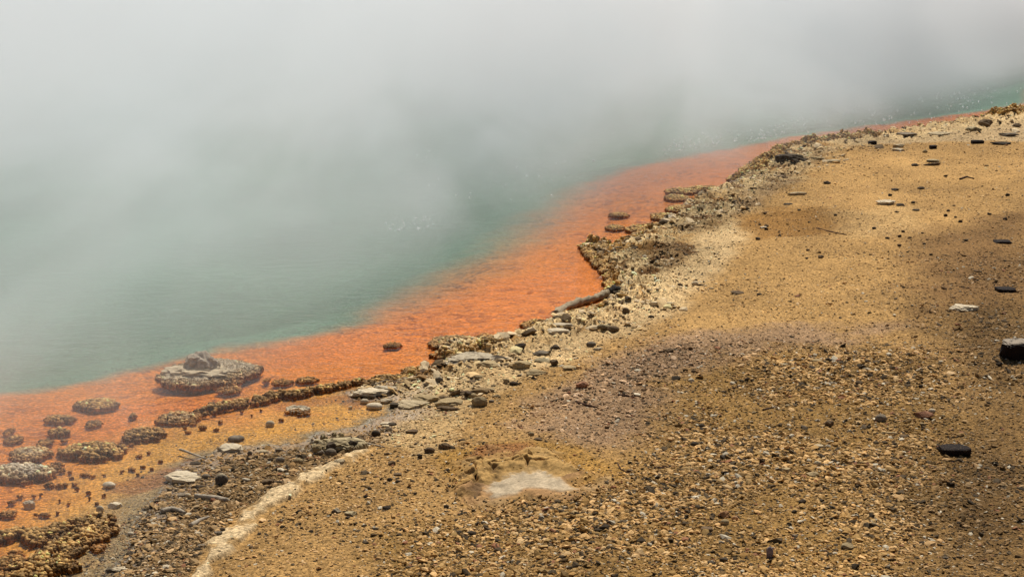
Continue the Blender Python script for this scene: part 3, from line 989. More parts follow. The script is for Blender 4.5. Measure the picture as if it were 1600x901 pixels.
clump(947, 349, 976, 361, 'flat clump, the nearer of two ovals off the headland', hr=.14)
clump(981, 348, 1036, 368, 'long knobby clump joined to the shore beside the two ovals', hr=.11)
clump(1040, 292, 1090, 304, 'uppermost finger of knobby ledge pointing out from the far rim', hr=.14)
clump(1072, 289, 1132, 300, 'knobby ledge running in behind the uppermost finger', hr=.12)
clump(1040, 302, 1080, 315, 'second finger of knobby ledge below the uppermost one', hr=.12)
clump(1044, 318, 1096, 334, 'third finger of knobby ledge, thicker and stepped', hr=.12)
clump(1019, 330, 1062, 346, 'lowest finger of knobby ledge by the long shore clump', hr=.12)
ridge([(914, 388), (930, 386), (950, 388)], .10, 'knobby tip of the pointed headland', gaps=.02, h=.04)
ridge([(918, 394), (926, 404), (938, 414), (948, 424), (956, 438)], .10, 'dark knobby margin down the water side of the headland', gaps=.04, h=.035, dark=.8)
ridge([(955, 444), (957, 452), (958, 458)], .10, 'short knobby step just above the top of the driftwood log', gaps=.05, h=.03)
ridge([(960, 388), (975, 382), (990, 374), (1005, 368), (1030, 360)], .09, 'knobby margin on the far side of the gravel pocket', gaps=.1, h=.03)
ridge([(890, 494), (915, 490), (938, 482)], .14, 'yellow brown lip behind the little orange inlet by the log', gaps=.15, h=.025, pale=.1)
ridge([(1150, 282), (1165, 276), (1180, 270)], .20, 'brown shelf stepping out under the dark overhang', gaps=.05, h=.035)
ridge([(1170, 268), (1190, 258), (1205, 252)], .24, 'brown shelf directly left of the dark overhang', gaps=.02, h=.04)
ridge([(1200, 246), (1225, 240), (1250, 237)], .2, 'yellow brown shelf above the dark overhang', gaps=.02, h=.04, pale=.1)
ridge([(1255, 232), (1290, 226), (1330, 222), (1355, 220)], .22, 'long yellow brown shelf along the water beyond the dark overhang', gaps=.05, h=.04, pale=.1)
clump(1281, 238, 1300, 246, 'small brown clump on the far shelf', hr=.12) if False else None
clump(1472, 190, 1488, 197, 'small brown lump on the water off the farthest rim', hr=.12)
clump(1452, 197, 1486, 203, 'long thin brown strip on the water off the farthest rim', hr=.1)
clump(1512, 186, 1545, 193, 'brown shelf on the water below the edge of the steam', hr=.12)
ridge([(1565, 187), (1585, 184), (1605, 182)], .5, 'knobby brown shelf where the far rim leaves the photo', gaps=.05, h=.06)

# tiny nubs all through the shallows: alike, so one label and one group
NUBS = [(100, 690, 9), (190, 693, 7), (204, 696, 8), (230, 708, 8), (215, 714, 10), (186, 709, 6), (300, 664, 9), (316, 670, 12), (289, 669, 6), (293, 676, 8),
        (344, 660, 7), (338, 672, 8), (95, 737, 10), (108, 739, 8), (112, 747, 6), (130, 744, 12), (142, 745, 10), (162, 742, 6), (75, 760, 14), (94, 762, 16), (32, 752, 12), (40, 756, 14),
        (114, 758, 10), (120, 764, 6), (137, 770, 7), (140, 778, 5), (160, 775, 9), (190, 737, 7), (206, 735, 12), (214, 741, 6), (222, 730, 8), (236, 733, 6), (250, 722, 8),
        (30, 776, 9), (52, 775, 7), (63, 773, 5), (93, 782, 4), (107, 787, 5), (150, 787, 8), (168, 762, 5), (58, 805, 12), (70, 806, 10), (90, 801, 5), (138, 803, 5), (15, 786, 10), (395, 650, 8), (377, 644, 7), (408, 641, 6), (440, 657, 8)]
for i, (u, v, w) in enumerate(NUBS):
    clump(u - w * .62, v - w * .6, u + w * .62, v, 'tiny brown sinter nub standing in the orange shallows', rad=.0055, hr=.14, name='sinter_nub', cat='sinter nub', group='tiny nubs in the orange shallows', dark=1.1, gaps=.25)

# --- grey crusted ledge, white dish, outcrop
rock(735, 568, 88, 28, 'crusted', 'slab', 'long grey crusted ledge at the waterline behind the tan slabs', 'crusted_ledge', 'rock ledge', hmin=.08)
rock(775, 566, 40, 14, 'dark', 'angular', 'dark knobby rock at the end of the grey crusted ledge', 'rock', 'rock')
dx, dy, dz, DW, DD, DH = place(462, 645, 36, 15, .9)
bm = bmesh.new()
rings = [(.9, -.04), (1.04, .003), (.98, .011), (.84, .010), (.70, .004), (.0, .003)]
prev = None
rgen = np.random.default_rng(3)
ang = np.linspace(0, 2 * math.pi, 40, endpoint=False)
wob = 1 + .09 * np.array([math.sin(a * 3 + 1) + .6 * math.sin(a * 7) for a in ang])
for rr0, h0 in rings[:-1]:
    cur = [bm.verts.new((math.cos(a) * DW / 2 * rr0 * k_, math.sin(a) * DD * .5 * rr0 * k_, h0 + (.002 * rgen.normal() if h0 > 0 else 0))) for a, k_ in zip(ang, wob)]
    if prev:
        for i in range(40):
            bm.faces.new((prev[i], prev[(i + 1) % 40], cur[(i + 1) % 40], cur[i]))
    prev = cur
bm.faces.new(prev)
me = bpy.data.meshes.new('sinter_dish')
bm.to_mesh(me)
bm.free()
me.materials.append(M['white'])
tag(obj('sinter_dish', me, (dx, dy, 0)), 'white rimmed shallow dish of sinter in the sallow shallows', 'sinter dish')
clump(440, 636, 487, 649, 'ring of brown knobs growing around the white rimmed dish', gaps=.42, hr=.05, name='knob_ring', cat='sinter clump', rad=.009)
rock(421, 664, 14, 9, 'white', 'round', 'small white nub with a brown foot left of the white rimmed dish', asp=.8)

out = bpy.data.objects.new('rock_outcrop', None)
COL.objects.link(out)
ox_, oy_, oz_, OW, OD, OH = place(531, 708, 86, 38, .6)
out.location = (ox_, oy_, oz_)
tag(out, 'dark cobbly outcrop of cemented stones standing at the edge of the shallows', 'rock outcrop')
rg = np.random.default_rng(77)
obj('crust_mass', rock_mesh('crust_mass', OW * .96, OD * .9, OH * .8, 699, 'angular', M['ledge']), (0, 0, 0), out)
for i in range(44):
    fx_, fy_ = rg.uniform(-.46, .46), rg.uniform(-.45, .45)
    s_ = rg.uniform(.022, .055)
    hh_ = OH * (1 - .45 * abs(fx_ - -.15) * 1.6) * rg.uniform(.7, 1.1)
    kind = 'round' if rg.uniform() < .2 else 'angular'
    o = obj('cobble', rock_mesh('cobble', s_ * 1.25, s_, max(s_, hh_ * (.8 if fy_ < 0 else 1.0)), 700 + i, kind, M[['dark', 'ledge', 'ledge', 'brown', 'ledge', 'tan'][i % 6]]), (fx_ * OW, fy_ * OD, -.005), out, rg.uniform(0, 3))

# --- rocks: u, v of lower edge, width, height (photo pixels), material, form, label
ROCKS = [
 (345, 758, 20, 21, 'boulder', 'round', 'rounded dark boulder with tan top on the wet grey gravel', 'boulder', 'boulder'),
 (280, 757, 58, 25, 'white', 'slab', 'flaky white slab between orange shallows and wet gravel, left of the rounded boulder'),
 (303, 752, 20, 10, 'pale', 'slab', 'grey pale flat stone between the flaky white slab and the rounded boulder'),
 (321, 748, 14, 10, 'grey', 'round', 'grey stone touching the rounded boulder on its left'),
 (357, 707, 42, 18, 'white', 'slab', 'white slab with brown knobs below it at the head of the shallows'),
 (367, 688, 26, 11, 'grey', 'round', 'grey oval stone resting just above the white slab in the shallows'),
 (390, 711, 8, 8, 'grey', 'round', 'small grey round stone right of the white slab in the shallows'),
 (411, 709, 14, 8, 'pale', 'round', 'pale oval stone, middle of three stones right of the white slab'),
 (435, 706, 11, 7, 'grey', 'block', 'boxy stone with a light top, last of three right of the white slab'),
 (437, 722, 14, 11, 'grey', 'round', 'grey rounded stone on gravel left of the dark outcrop'),
 (422, 720, 10, 6, 'dark', 'angular', 'low dark stone beside the grey rounded one left of the outcrop'),
 (465, 725, 16, 12, 'tan', 'round', 'tan stone at the foot of the pale crust strip below the outcrop'),
 (418, 757, 20, 11, 'brown', 'angular', 'brown lump against the upper edge of the pale crust strip'),
 (281, 777, 18, 9, 'grey', 'slab', 'grey white flat stone under the flaky white slab'),
 (293, 777, 10, 8, 'white', 'round', 'bright white pebble beside the grey white flat stone'),
 (315, 762, 22, 6, 'dark', 'slab', 'thin dark slab below the rounded boulder'),
 (305, 726, 20, 7, 'dark', 'slab', 'dark flake at the edge of the shallows above the flaky white slab'),
 (43, 790, 20, 11, 'white', 'slab', 'white block with brown foot standing in the orange shallows at left'),
 (177, 791, 22, 9, 'white', 'slab', 'bright white flat stone at the border of orange and grey shallows'),
 (155, 798, 12, 10, 'white', 'round', 'small white stone left of the bright flat one in the shallows'),
 (168, 760, 20, 10, 'white', 'round', 'whitish nub with brown end among the tiny nubs'),
 (150, 819, 22, 8, 'dark', 'slab', 'blackish flake wedged behind the yellow brown clump'),
 (158, 823, 16, 8, 'white', 'slab', 'white flake in front of the blackish flake'),
 (203, 835, 10, 6, 'white', 'round', 'small white stone alone in the grey shallows'),
 (186, 893, 28, 9, 'white', 'slab', 'larger white stone at the bottom edge of the grey shallows'),
 (170, 892, 12, 7, 'grey', 'round', 'grey stone at the left end of the larger bottom white stone'),
 (219, 893, 11, 5, 'white', 'slab', 'smaller white stone right of the larger bottom one'),
 (86, 871, 15, 8, 'white', 'slab', 'white flake caught on the broad yellowish ridge'),
 (117, 890, 8, 7, 'dark', 'round', 'dark wet pebble in the grey shallows by the broad ridge'),
 (259, 888, 14, 7, 'white', 'slab', 'white flake on wet gravel left of the lower pale strip'),
 (308, 836, 10, 7, 'white', 'round', 'white stone near the lower bend of the pale strip'),
 (313, 854, 14, 6, 'grey', 'slab', 'grey flat stone touching the lower bend of the pale strip'),
 (340, 836, 14, 8, 'grey', 'angular', 'grey stones lodged on the pale strip itself'),
 (347, 829, 10, 6, 'dark', 'angular', 'dark stone lodged on the pale strip above the grey one'),
 (244, 785, 8, 6, 'grey', 'slab', 'small grey white stone on the border of the left wet gravel'),
 (236, 793, 10, 6, 'dark', 'angular', 'small dark stone below the grey white one on wet gravel'),
 (487, 708, 16, 9, 'pale', 'angular', 'pale stone at the left foot of the dark outcrop'),
 (500, 711, 13, 10, 'grey', 'angular', 'grey tilted stone at the foot of the dark outcrop'),
 (516, 712, 17, 14, 'grey', 'round', 'large round grey stone leaning on the front of the outcrop'),
 (552, 692, 14, 7, 'brown', 'round', 'orange brown stone set in the right side of the outcrop'),
 (587, 682, 15, 12, 'dark', 'round', 'round dark stone at the right end of the outcrop'),
 (602, 668, 12, 6, 'pale', 'slab', 'pale flat stone behind the round dark one at the outcrop'),
 (612, 665, 16, 7, 'dark', 'angular', 'low dark stones beside the pale flat stone at the outcrop'),
 (643, 677, 18, 8, 'brown', 'block', 'brown angular stone on gravel right of the outcrop'),
 (578, 622, 70, 20, 'white', 'slab', 'long white crust slab at the tip of the pale rim by the ridge'),
 (604, 613, 40, 10, 'white', 'slab', 'white slab behind the long white crust slab'),
 (594, 621, 22, 10, 'dark', 'angular', 'dark pitted rock in the middle of the white slabs'),
 (569, 629, 14, 8, 'white', 'round', 'grey white stone in front of the dark pitted rock'),
 (584, 638, 26, 12, 'white', 'round', 'rounded white stone, front one of the white slab group'),
 (603, 629, 20, 9, 'white', 'angular', 'white pitted stone right of the rounded front one'),
 (616, 636, 15, 9, 'dark', 'block', 'boxy black stone with light top beside the white slab group'),
 (547, 637, 7, 4, 'white', 'slab', 'tiny white flake in shallow water before the white slab group'),
 (605, 664, 24, 7, 'white', 'slab', 'low white stone on the grey flat below the white slab group'),
 (645, 640, 52, 18, 'pale', 'slab', 'pale swollen crust lobe facing the grey flat', 'crust_lobe', 'rock'),
 (665, 630, 44, 17, 'tan', 'slab', 'tan slab with a dark front on the pale crust lobe'),
 (700, 636, 46, 17, 'tan', 'slab', 'greyish tan slab right of the tan slab with dark front'),
 (700, 642, 38, 6, 'brown', 'slab', 'thin brown plate under the greyish tan slab'),
 (749, 636, 26, 20, 'tan', 'angular', 'chunky tan block with a dark face amid the flat slabs'),
 (737, 622, 16, 10, 'tan', 'round', 'rounded tan stone behind the chunky tan block'),
 (728, 615, 24, 6, 'brown', 'slab', 'thin pointed slab behind the rounded tan stone'),
 (762, 612, 22, 8, 'tan', 'slab', 'flat tan stone behind and right of the chunky tan block'),
 (776, 621, 14, 7, 'tan', 'angular', 'small tan wedge right of the chunky tan block'),
 (768, 629, 9, 6, 'grey', 'round', 'grey pebble at the right foot of the chunky tan block'),
 (686, 600, 13, 12, 'boulder', 'round', 'small rounded brown stone on white crust near the long ridge end'),
 (696, 606, 8, 5, 'dark', 'angular', 'dark chip below the small rounded brown stone'),
 (748, 594, 14, 9, 'tan', 'round', 'round tan stone, farther of two behind the flat slabs'),
 (737, 600, 18, 6, 'brown', 'slab', 'flat brown stone, nearer of two behind the flat slabs'),
 (765, 576, 38, 14, 'tan', 'slab', 'long smooth tan slab near the grey crusted ledge'),
 (815, 577, 30, 16, 'tan', 'slab', 'tilted tan slab with a dark left edge'),
 (838, 588, 32, 13, 'tan', 'slab', 'dark fronted tan slab leaning below the tilted one'),
 (866, 572, 14, 12, 'brown', 'angular', 'brown stone at the right end of the tilted slabs'),
 (848, 566, 26, 9, 'ledge', 'angular', 'grey brown rock lodged behind the tilted slabs'),
 (893, 578, 28, 9, 'tan', 'slab', 'pale yellow flat slab right of the tilted slabs'),
 (803, 602, 14, 8, 'dark', 'angular', 'dark stone on gravel below the tilted slabs'),
 (812, 601, 7, 5, 'dark', 'angular', 'small dark chip at the right of the dark stone below the slabs'),
 (791, 600, 11, 9, 'tan', 'angular', 'tan stone left of the dark stone below the slabs'),
 (811, 588, 8, 4, 'dark', 'angular', 'tiny black chip just under the tilted slab'),
 (833, 592, 6, 5, 'dark', 'round', 'tiny black chip under the dark fronted slab'),
 (771, 604, 8, 4, 'dark', 'angular', 'tiny black chip between flat slabs and tilted slabs'),
 (910, 607, 21, 14, 'red', 'angular', 'reddish brown stone alone on grey gravel'),
 (924, 541, 16, 10, 'grey', 'round', 'mauve grey stone on pale sand below the knobby mass'),
 (935, 548, 16, 7, 'pale', 'slab', 'pale flat stone below the mauve grey stone'),
 (867, 546, 18, 11, 'dark', 'angular', 'black angular rock amid white crust below the log'),
 (878, 512, 40, 10, 'white', 'slab', 'wide white crust plate just under the foot of the log'),
 (872, 527, 36, 11, 'white', 'slab', 'grey white crust basin below the wide white plate'),
 (845, 556, 26, 11, 'grey', 'slab', 'grey white smooth crust beside the black angular rock'),
 (812, 549, 22, 14, 'dark', 'angular', 'dark hollowed rock at the waterline near the grey ledge'),
 (958, 520, 20, 13, 'brown', 'round', 'olive brown rock at the inner edge of the white crust'),
 (945, 517, 24, 13, 'ledge', 'angular', 'grey brown rock left of the olive brown one'),
 (978, 494, 12, 13, 'brown', 'round', 'round brown stone alone near the inlet by the log'),
 (995, 478, 6, 5, 'brown', 'round', 'small round brown pebble inland of the log top'),
 (1018, 497, 10, 6, 'dark', 'round', 'dark pebble on pale sand inland of the round brown stone'),
 (1036, 478, 40, 8, 'pale', 'slab', 'low pale ledge stone on the sand right of the log'),
 (1017, 476, 12, 7, 'tan', 'angular', 'tan stone at the left end of the low pale ledge stone'),
 (1045, 551, 18, 9, 'brown', 'slab', 'flat brown grey stone alone above the grey gravel'),
 (1153, 460, 22, 8, 'brown', 'angular', 'orange brown rock with dark front on the smooth sand'),
 (1187, 461, 9, 4, 'dark', 'angular', 'little dark chip right of the orange brown rock'),
 (1185, 375, 8, 5, 'dark', 'angular', 'black chip on the brown sand patch'),
 (1388, 321, 33, 10, 'white', 'slab', 'whitish flat stone on sand far from the water'),
 (1408, 322, 14, 5, 'dark', 'slab', 'dark sliver tucked under the whitish flat stone'),
 (1510, 487, 50, 14, 'white', 'slab', 'large flaky white stone amid dark gravel near the black blocks'),
 (1495, 713, 46, 22, 'black', 'block', 'shade black brick shaped block alone on coarse gravel', 'block', 'block'),
 (1594, 564, 50, 36, 'capped', 'block', 'big black block with pale sunlit crust on top, cut by the right edge', 'block', 'block'),
 (1575, 457, 30, 10, 'black', 'block', 'small black block above the white capped one', 'block', 'block'),
 (1569, 381, 26, 7, 'black', 'block', 'thin black bar lying on gravel, farthest of the black blocks', 'block', 'block'),
 (1562, 572, 10, 8, 'dark', 'angular', 'dark stone in front of the white capped block'),
 (1278, 566, 16, 7, 'tan', 'round', 'smooth tan stone at the back of the coarse gravel'),
 (1226, 572, 14, 6, 'pale', 'slab', 'pale chip left of the smooth tan stone'),
 (1343, 602, 12, 9, 'brown', 'angular', 'brown upright stone in the middle of the coarse gravel'),
 (1384, 601, 18, 6, 'brown', 'slab', 'flat brown stone right of the brown upright stone'),
 (1440, 606, 8, 6, 'dark', 'angular', 'black chip near the right side of the coarse gravel'),
 (1297, 667, 15, 12, 'brown', 'angular', 'dark brown wedge left of the grey rounded stone in gravel'),
 (1378, 659, 19, 15, 'grey', 'round', 'blue grey rounded stone in the coarse gravel'),
 (1446, 655, 28, 16, 'red', 'angular', 'pinkish tan stone, broadest of the loose stones in coarse gravel'),
 (1457, 645, 11, 8, 'white', 'round', 'white pebble behind the pinkish tan stone'),
 (1413, 684, 14, 7, 'brown', 'angular', 'brown stone between the pinkish stone and the shade black block'),
 (1390, 679, 26, 6, 'tan', 'slab', 'long low tan stone below the blue grey rounded stone'),
 (1280, 699, 16, 7, 'pale', 'round', 'pale oval pebble below the dark brown wedge'),
 (1272, 746, 20, 12, 'tan', 'angular', 'tan angular stone in the pebbly middle of the foreground'),
 (1278, 728, 12, 10, 'pale', 'round', 'pinkish pale pebble behind the tan angular stone'),
 (1230, 738, 16, 9, 'tan', 'slab', 'flat tan stone left of the tan angular one'),
 (1254, 788, 12, 10, 'dark', 'angular', 'dark grey stone below the tan angular one'),
 (1132, 809, 19, 14, 'orange', 'angular', 'orange stone in the foreground gravel'),
 (1133, 820, 14, 11, 'tan', 'round', 'tan cube like pebble touching the orange stone from below'),
 (1149, 813, 10, 9, 'orange', 'round', 'pale orange pebble right of the orange stone'),
 (1105, 832, 19, 11, 'brown', 'block', 'dark brown wedge below the orange stone'),
 (1203, 872, 11, 20, 'purple', 'round', 'purple grey finger shaped pebble pointing at the viewer'),
 (1325, 858, 20, 12, 'tan', 'angular', 'tan stone with dark side near the bottom edge'),
 (1112, 882, 14, 8, 'dark', 'angular', 'dark stone near the bottom edge, left of the purple finger'),
 (1131, 878, 14, 9, 'dark', 'angular', 'second dark stone, right of the other one near the bottom'),
 (1097, 669, 12, 9, 'dark', 'round', 'dark grey pebble farther of the two on fine grey gravel'),
 (1086, 698, 15, 10, 'dark', 'round', 'black oval pebble nearer of the two on fine grey gravel'),
 (1113, 680, 9, 6, 'dark', 'round', 'small dark pebble right of the two on fine grey gravel'),
 (525, 802, 16, 11, 'boulder', 'angular', 'dark square stone with a light top below the pale strip'),
 (547, 806, 20, 10, 'ledge', 'angular', 'greyish tan stone just right of the dark square stone'),
 (467, 803, 13, 9, 'dark', 'angular', 'dark stone left of the dark square stone'),
 (604, 796, 14, 8, 'dark', 'angular', 'black lumpy stone right of the greyish tan stone'),
 (697, 794, 9, 7, 'dark', 'angular', 'dark pointed pebble below the mound'),
 (612, 727, 13, 9, 'brown', 'angular', 'dark brown stone, upper of three on gravel left of the mound'),
 (621, 743, 13, 6, 'brown', 'block', 'boxy brown stone, lowest of three on gravel left of the mound'),
 (604, 711, 9, 6, 'brown', 'angular', 'smallest brown stone, topmost of three left of the mound'),
 (570, 740, 14, 7, 'brown', 'slab', 'flat brown lump between the pale strip and the mound'),
 (530, 725, 17, 7, 'pale', 'slab', 'pale flat slab end of the strip below the outcrop'),
 (671, 708, 17, 12, 'brown', 'round', 'rounded brown lump at the left shoulder of the mound'),
 (694, 702, 18, 13, 'brown', 'angular', 'taller brown lump next to the rounded one at the mound'),
 (722, 690, 11, 6, 'dark', 'round', 'dark low stone at the rear left of the mound'),
 (656, 717, 8, 9, 'dark', 'angular', 'dark stones left of the rounded brown lump'),
 (840, 688, 16, 6, 'brown', 'slab', 'dark brown flat stone on the rear crest of the mound'),
 (830, 681, 10, 8, 'tan', 'round', 'rounded tan stone behind the crest of the mound'),
 (795, 734, 14, 10, 'brown', 'angular', 'reddish stone at the edge of the white hollow in the mound'),
 (797, 756, 15, 8, 'brown', 'round', 'brown stone at the front lip of the white hollow'),
 (813, 756, 9, 7, 'brown', 'round', 'smaller brown stone beside the one on the front lip'),
 (803, 766, 12, 4, 'dark', 'slab', 'dark flake below the front lip of the white hollow'),
 (838, 746, 14, 7, 'brown', 'slab', 'tan brown chip inside the white hollow'),
 (900, 744, 18, 7, 'grey', 'slab', 'grey chip at the right end of the white hollow'),
 (984, 724, 7, 5, 'dark', 'angular', 'black chip right of the mound, upper'),
 (984, 737, 11, 6, 'brown', 'angular', 'brown chip right of the mound, lower'),
 (737, 836, 15, 9, 'dark', 'round', 'black stone on olive gravel below the mound'),
 (715, 834, 12, 7, 'dark', 'angular', 'black stone left of the other one on olive gravel'),
 (924, 850, 12, 7, 'dark', 'angular', 'small black stone on olive gravel toward the bottom edge'),
 (1238, 256, 52, 17, 'dark', 'slab', 'dark slab standing for the ledge shadow on the far bend of the rim', 'shadow', 'rock ledge'),  # dark slab put where the ledge only casts shade
 (1222, 279, 18, 7, 'brown', 'angular', 'dark rock under the ledge shadow'),
 (1280, 250, 26, 6, 'tan', 'slab', 'flat tan slab right of the ledge shadow'),
 (1304, 254, 22, 6, 'pale', 'slab', 'pale tan slab at the end of the flat ones beyond the overhang'),
 (1364, 226, 12, 7, 'black', 'block', 'black box like stone at the end of the far yellow shelf'),
 (1406, 231, 18, 7, 'pale', 'slab', 'pale stone with dark far edge on the distant sand'),
 (1405, 237, 20, 6, 'white', 'slab', 'white flat stone under the pale one on distant sand'),
 (1459, 233, 11, 6, 'black', 'block', 'dark box like stone on distant sand between pale chips'),
 (1446, 239, 8, 5, 'tan', 'round', 'tan pebble below the dark box like stone'),
 (1460, 254, 20, 6, 'ledge', 'slab', 'brown slab with dark front below the dark box like stone'),
 (1430, 260, 11, 5, 'dark', 'angular', 'dark chip left of the brown slab on distant sand'),
 (1458, 259, 30, 4, 'brown', 'slab', 'thin brown strip of stone just under the brown slab'),
 (1543, 200, 24, 14, 'brown', 'angular', 'peaked dark brown rock on the far rim'),
 (1590, 199, 14, 7, 'brown', 'angular', 'brown rock right of the peaked one on the far rim'),
 (1524, 205, 26, 9, 'ledge', 'angular', 'grey brown rocks in front of the peaked rock'),
 (1529, 225, 18, 7, 'black', 'block', 'dark block at the foot of the far rim'),
 (1566, 227, 32, 6, 'dark', 'slab', 'long dark ledge right of the dark block at the far rim'),
 (1580, 214, 30, 8, 'grey', 'angular', 'grey rubble rock above the long dark ledge'),
 (1470, 212, 40, 8, 'pale', 'slab', 'pale crust slab in the middle of the far rim'),
 (1420, 215, 30, 7, 'grey', 'slab', 'grey crust slab at the near end of the far rim'),
 (1385, 215, 16, 6, 'brown', 'angular', 'brown rock where the far rim meets the yellow shelf'),
 (1432, 330, 12, 4, 'dark', 'slab', 'dark chip beyond the twig'),
 (1440, 296, 12, 5, 'dark', 'angular', 'dark stone among scattered ones on distant sand'),
 (1400, 298, 13, 5, 'dark', 'angular', 'dark stone left among scattered ones on distant sand'),
 (1293, 288, 12, 5, 'dark', 'angular', 'dark stone on sand inland of the overhang'),
 (1246, 305, 32, 4, 'pale', 'slab', 'thin pale streak of stone near the rubble'),
 (1232, 320, 14, 4, 'dark', 'slab', 'thin dark flake near the pale streak of stone'),
 (1193, 357, 12, 4, 'white', 'slab', 'small white flake on the brown sand patch'),
]
for R_ in ROCKS:
    u, v, w, h, m_, kd, lab = R_[:7]
    nm, ct = (R_[7], R_[8]) if len(R_) > 7 else ('stone', 'stone')
    rock(u, v, w, h, m_, kd, lab, nm, ct)

# knobs of rubble that look alike: dark stones scattered over sand and gravel, one group
rg = np.random.default_rng(33)
for zone, num, lab, grp in (
        ([(1180, 330), (1600, 250), (1600, 420), (1350, 420), (1200, 440)], 34, 'small dark stone lying loose on the distant tan sand', 'dark stones on the distant sand'),
        ([(330, 880), (560, 720), (700, 770), (900, 780), (1000, 880), (600, 890)], 30, 'small dark stone lying loose on gravel below the pale strip', 'dark stones below the pale strip'),
        ([(1060, 560), (1590, 590), (1590, 890), (1150, 890)], 40, 'small stone standing out of the coarse foreground gravel', 'stones in the coarse gravel')):
    zp = np.array(zone, float)
    k_ = 0
    while k_ < num:
        u = rg.uniform(zp[:, 0].min(), zp[:, 0].max())
        v = rg.uniform(zp[:, 1].min(), zp[:, 1].max())
        if sdf(np.array([u]), np.array([v]), [tuple(q_) for q_ in zone])[0] < 3:
            continue
        w = rg.uniform(6, 10) * (.75 if v < 450 else 1.0)
        m_ = ['dark', 'dark', 'brown', 'grey'][k_ % 4] if 'dark' in lab else ['dark', 'tan', 'brown', 'grey', 'pale', 'tan'][k_ % 6]
        if 'dark' in lab and m_ == 'grey':
            m_ = 'dark'
        rock(u, v, w, w * rg.uniform(.5, .75), m_, 'angular', lab, 'stone', 'stone', grp)
        k_ += 1

# --- the low cracked mound with its whitish hollow
mu = np.linspace(-.56, .56, 260)
mv = np.linspace(-.62, .70, 260)
MX, MY = np.meshgrid(mu, mv)
gx_, gy_ = MX.ravel() + MOUND[0], MY.ravel() + MOUND[1]
lx, ly, rr_, hm, cid, crk, pit, body, edge, mz = mound_shape(gx_, gy_)
gz_ = height(gx_, gy_)
mzz = gz_ + mz + .005 * (1 - ss(rr_, .35, .8)) - .004 * ss(rr_, .5, .9) - .03 * edge
mc = np.tile(np.array([.43, .255, .085]), (len(lx), 1))
w_ = ss(cid, .45, .6)[:, None] * .8
mc = mc * (1 - w_) + np.array([.36, .195, .085]) * w_
w_ = ss(fbm(gx_ * 3, gy_ * 3, 3, 209), .0, .4)[:, None] * .6
mc = mc * (1 - w_) + np.array([.47, .31, .14]) * w_
w_ = (np.maximum(crk * .95, pit * .75) * body)[:, None]
mc = mc * (1 - w_) + np.array([.07, .042, .02]) * w_
w_ = hm[:, None]
mc = mc * (1 - w_) + np.array([.44, .34, .215]) * (1 + .22 * fbm(gx_ * 11, gy_ * 11, 3, 213))[:, None] * w_
w_ = ss(rr_ + .2 * fbm(gx_ * 10, gy_ * 10, 2, 211), .45, .9)[:, None]
mc = mc * (1 - w_) + land_colour(gx_, gy_, np.full(len(gx_), 5.0)) * .8 * w_
mc *= (1 + .22 * fbm(gx_ * 14, gy_ * 14, 3, 210) + .15 * fbm(gx_ * 50, gy_ * 50, 2, 212))[:, None]
nq = 260
qi = (np.arange(nq - 1)[:, None] * nq + np.arange(nq - 1)[None, :]).ravel()
qf = np.stack([qi, qi + 1, qi + nq + 1, qi + nq], 1)
qf = qf[(rr_[qf] < 1.02).all(1)]
mo = obj('crusted_mound', mesh_np('crusted_mound', np.stack([lx, ly, mzz], 1), qf, M['mound'], np.clip(mc, .02, .7), smooth=True), (MOUND[0], MOUND[1], 0))
tag(mo, 'low cracked yellow brown mound with a whitish hollow at its front', 'mound')

# --- wood
log = bpy.data.objects.new('driftwood_log', None)
COL.objects.link(log)
LP = [(868, 491), (884, 479), (905, 471), (928, 466), (942, 460), (951, 457.5)]
pts = [(*map(float, unproj(u, v, .018)), .018) for u, v in LP]
log.location = pts[0]
tag(log, 'weathered driftwood log curving along the rim and closing off the little orange inlet', 'log')
P0 = [np.array(p_) - np.array(pts[0]) for p_ in pts]
obj('trunk', tube('trunk', P0, [.032, .021, .027, .020, .029, .030], 'log', 3, 11, .2), (0, 0, 0), log)
kx = [P0[-1], P0[-1] + np.array([.05, .02, .012]), P0[-1] + np.array([.13, .03, .0])]
obj('charred_end', tube('charred_end', kx, [.035, .040, .024], 'charred', 4), (0, 0, 0), log)
stick([(306, 777), (330, 779), (355, 783)], 4.2, 'driftwood', 'straight pale plank of driftwood on wet gravel', 'driftwood_plank', 'driftwood', taper=.8, seed=11)
stick([(252, 801), (268, 797), (280, 799), (289, 803)], 4.5, 'driftwood', 'curved tan driftwood flake left of the straight plank', 'driftwood_flake', 'driftwood', seed=12)
stick([(298, 823), (312, 815), (326, 809)], 4.0, 'driftwood', 'greyish driftwood chip near the pale strip', 'driftwood_chip', 'driftwood', seed=13)
stick([(281, 706), (300, 713), (322, 721)], 2.0, 'driftwood', 'thin bleached stick lying in the shallows', 'stick', 'stick', lift=.012, seed=14)
stick([(228, 838), (238, 833), (246, 830)], 1.6, 'twig', 'short dark stick on the wet gravel at left', 'stick', 'stick', seed=15)
stick([(541, 706), (560, 693), (582, 675)], 1.2, 'driftwood', 'long thin stalk leaning against the outcrop', 'stalk', 'stick', seed=16)
stick([(570, 692), (588, 696), (602, 699)], 1.4, 'driftwood', 'white stalk lying on the gravel by the outcrop', 'stalk', 'stick', seed=17)
stick([(585, 605), (603, 601), (632, 602)], 1.0, 'driftwood', 'pale bent stalk lying across water behind the white slabs', 'stalk', 'stick', lift=.015, seed=18)
stick([(902, 630), (918, 634), (933, 637)], 2.2, 'twig', 'dark red twig on the grey gravel', 'twig', 'twig', seed=19)
stick([(966, 618), (980, 619), (991, 621)], 2.0, 'twig', 'reddish brown twig up the slope from the dark red one', 'twig', 'twig', seed=20)
stick([(1138, 609), (1155, 604), (1171, 601)], 1.3, 'twig', 'thin dark twig at the edge of the coarse gravel', 'twig', 'twig', seed=21)
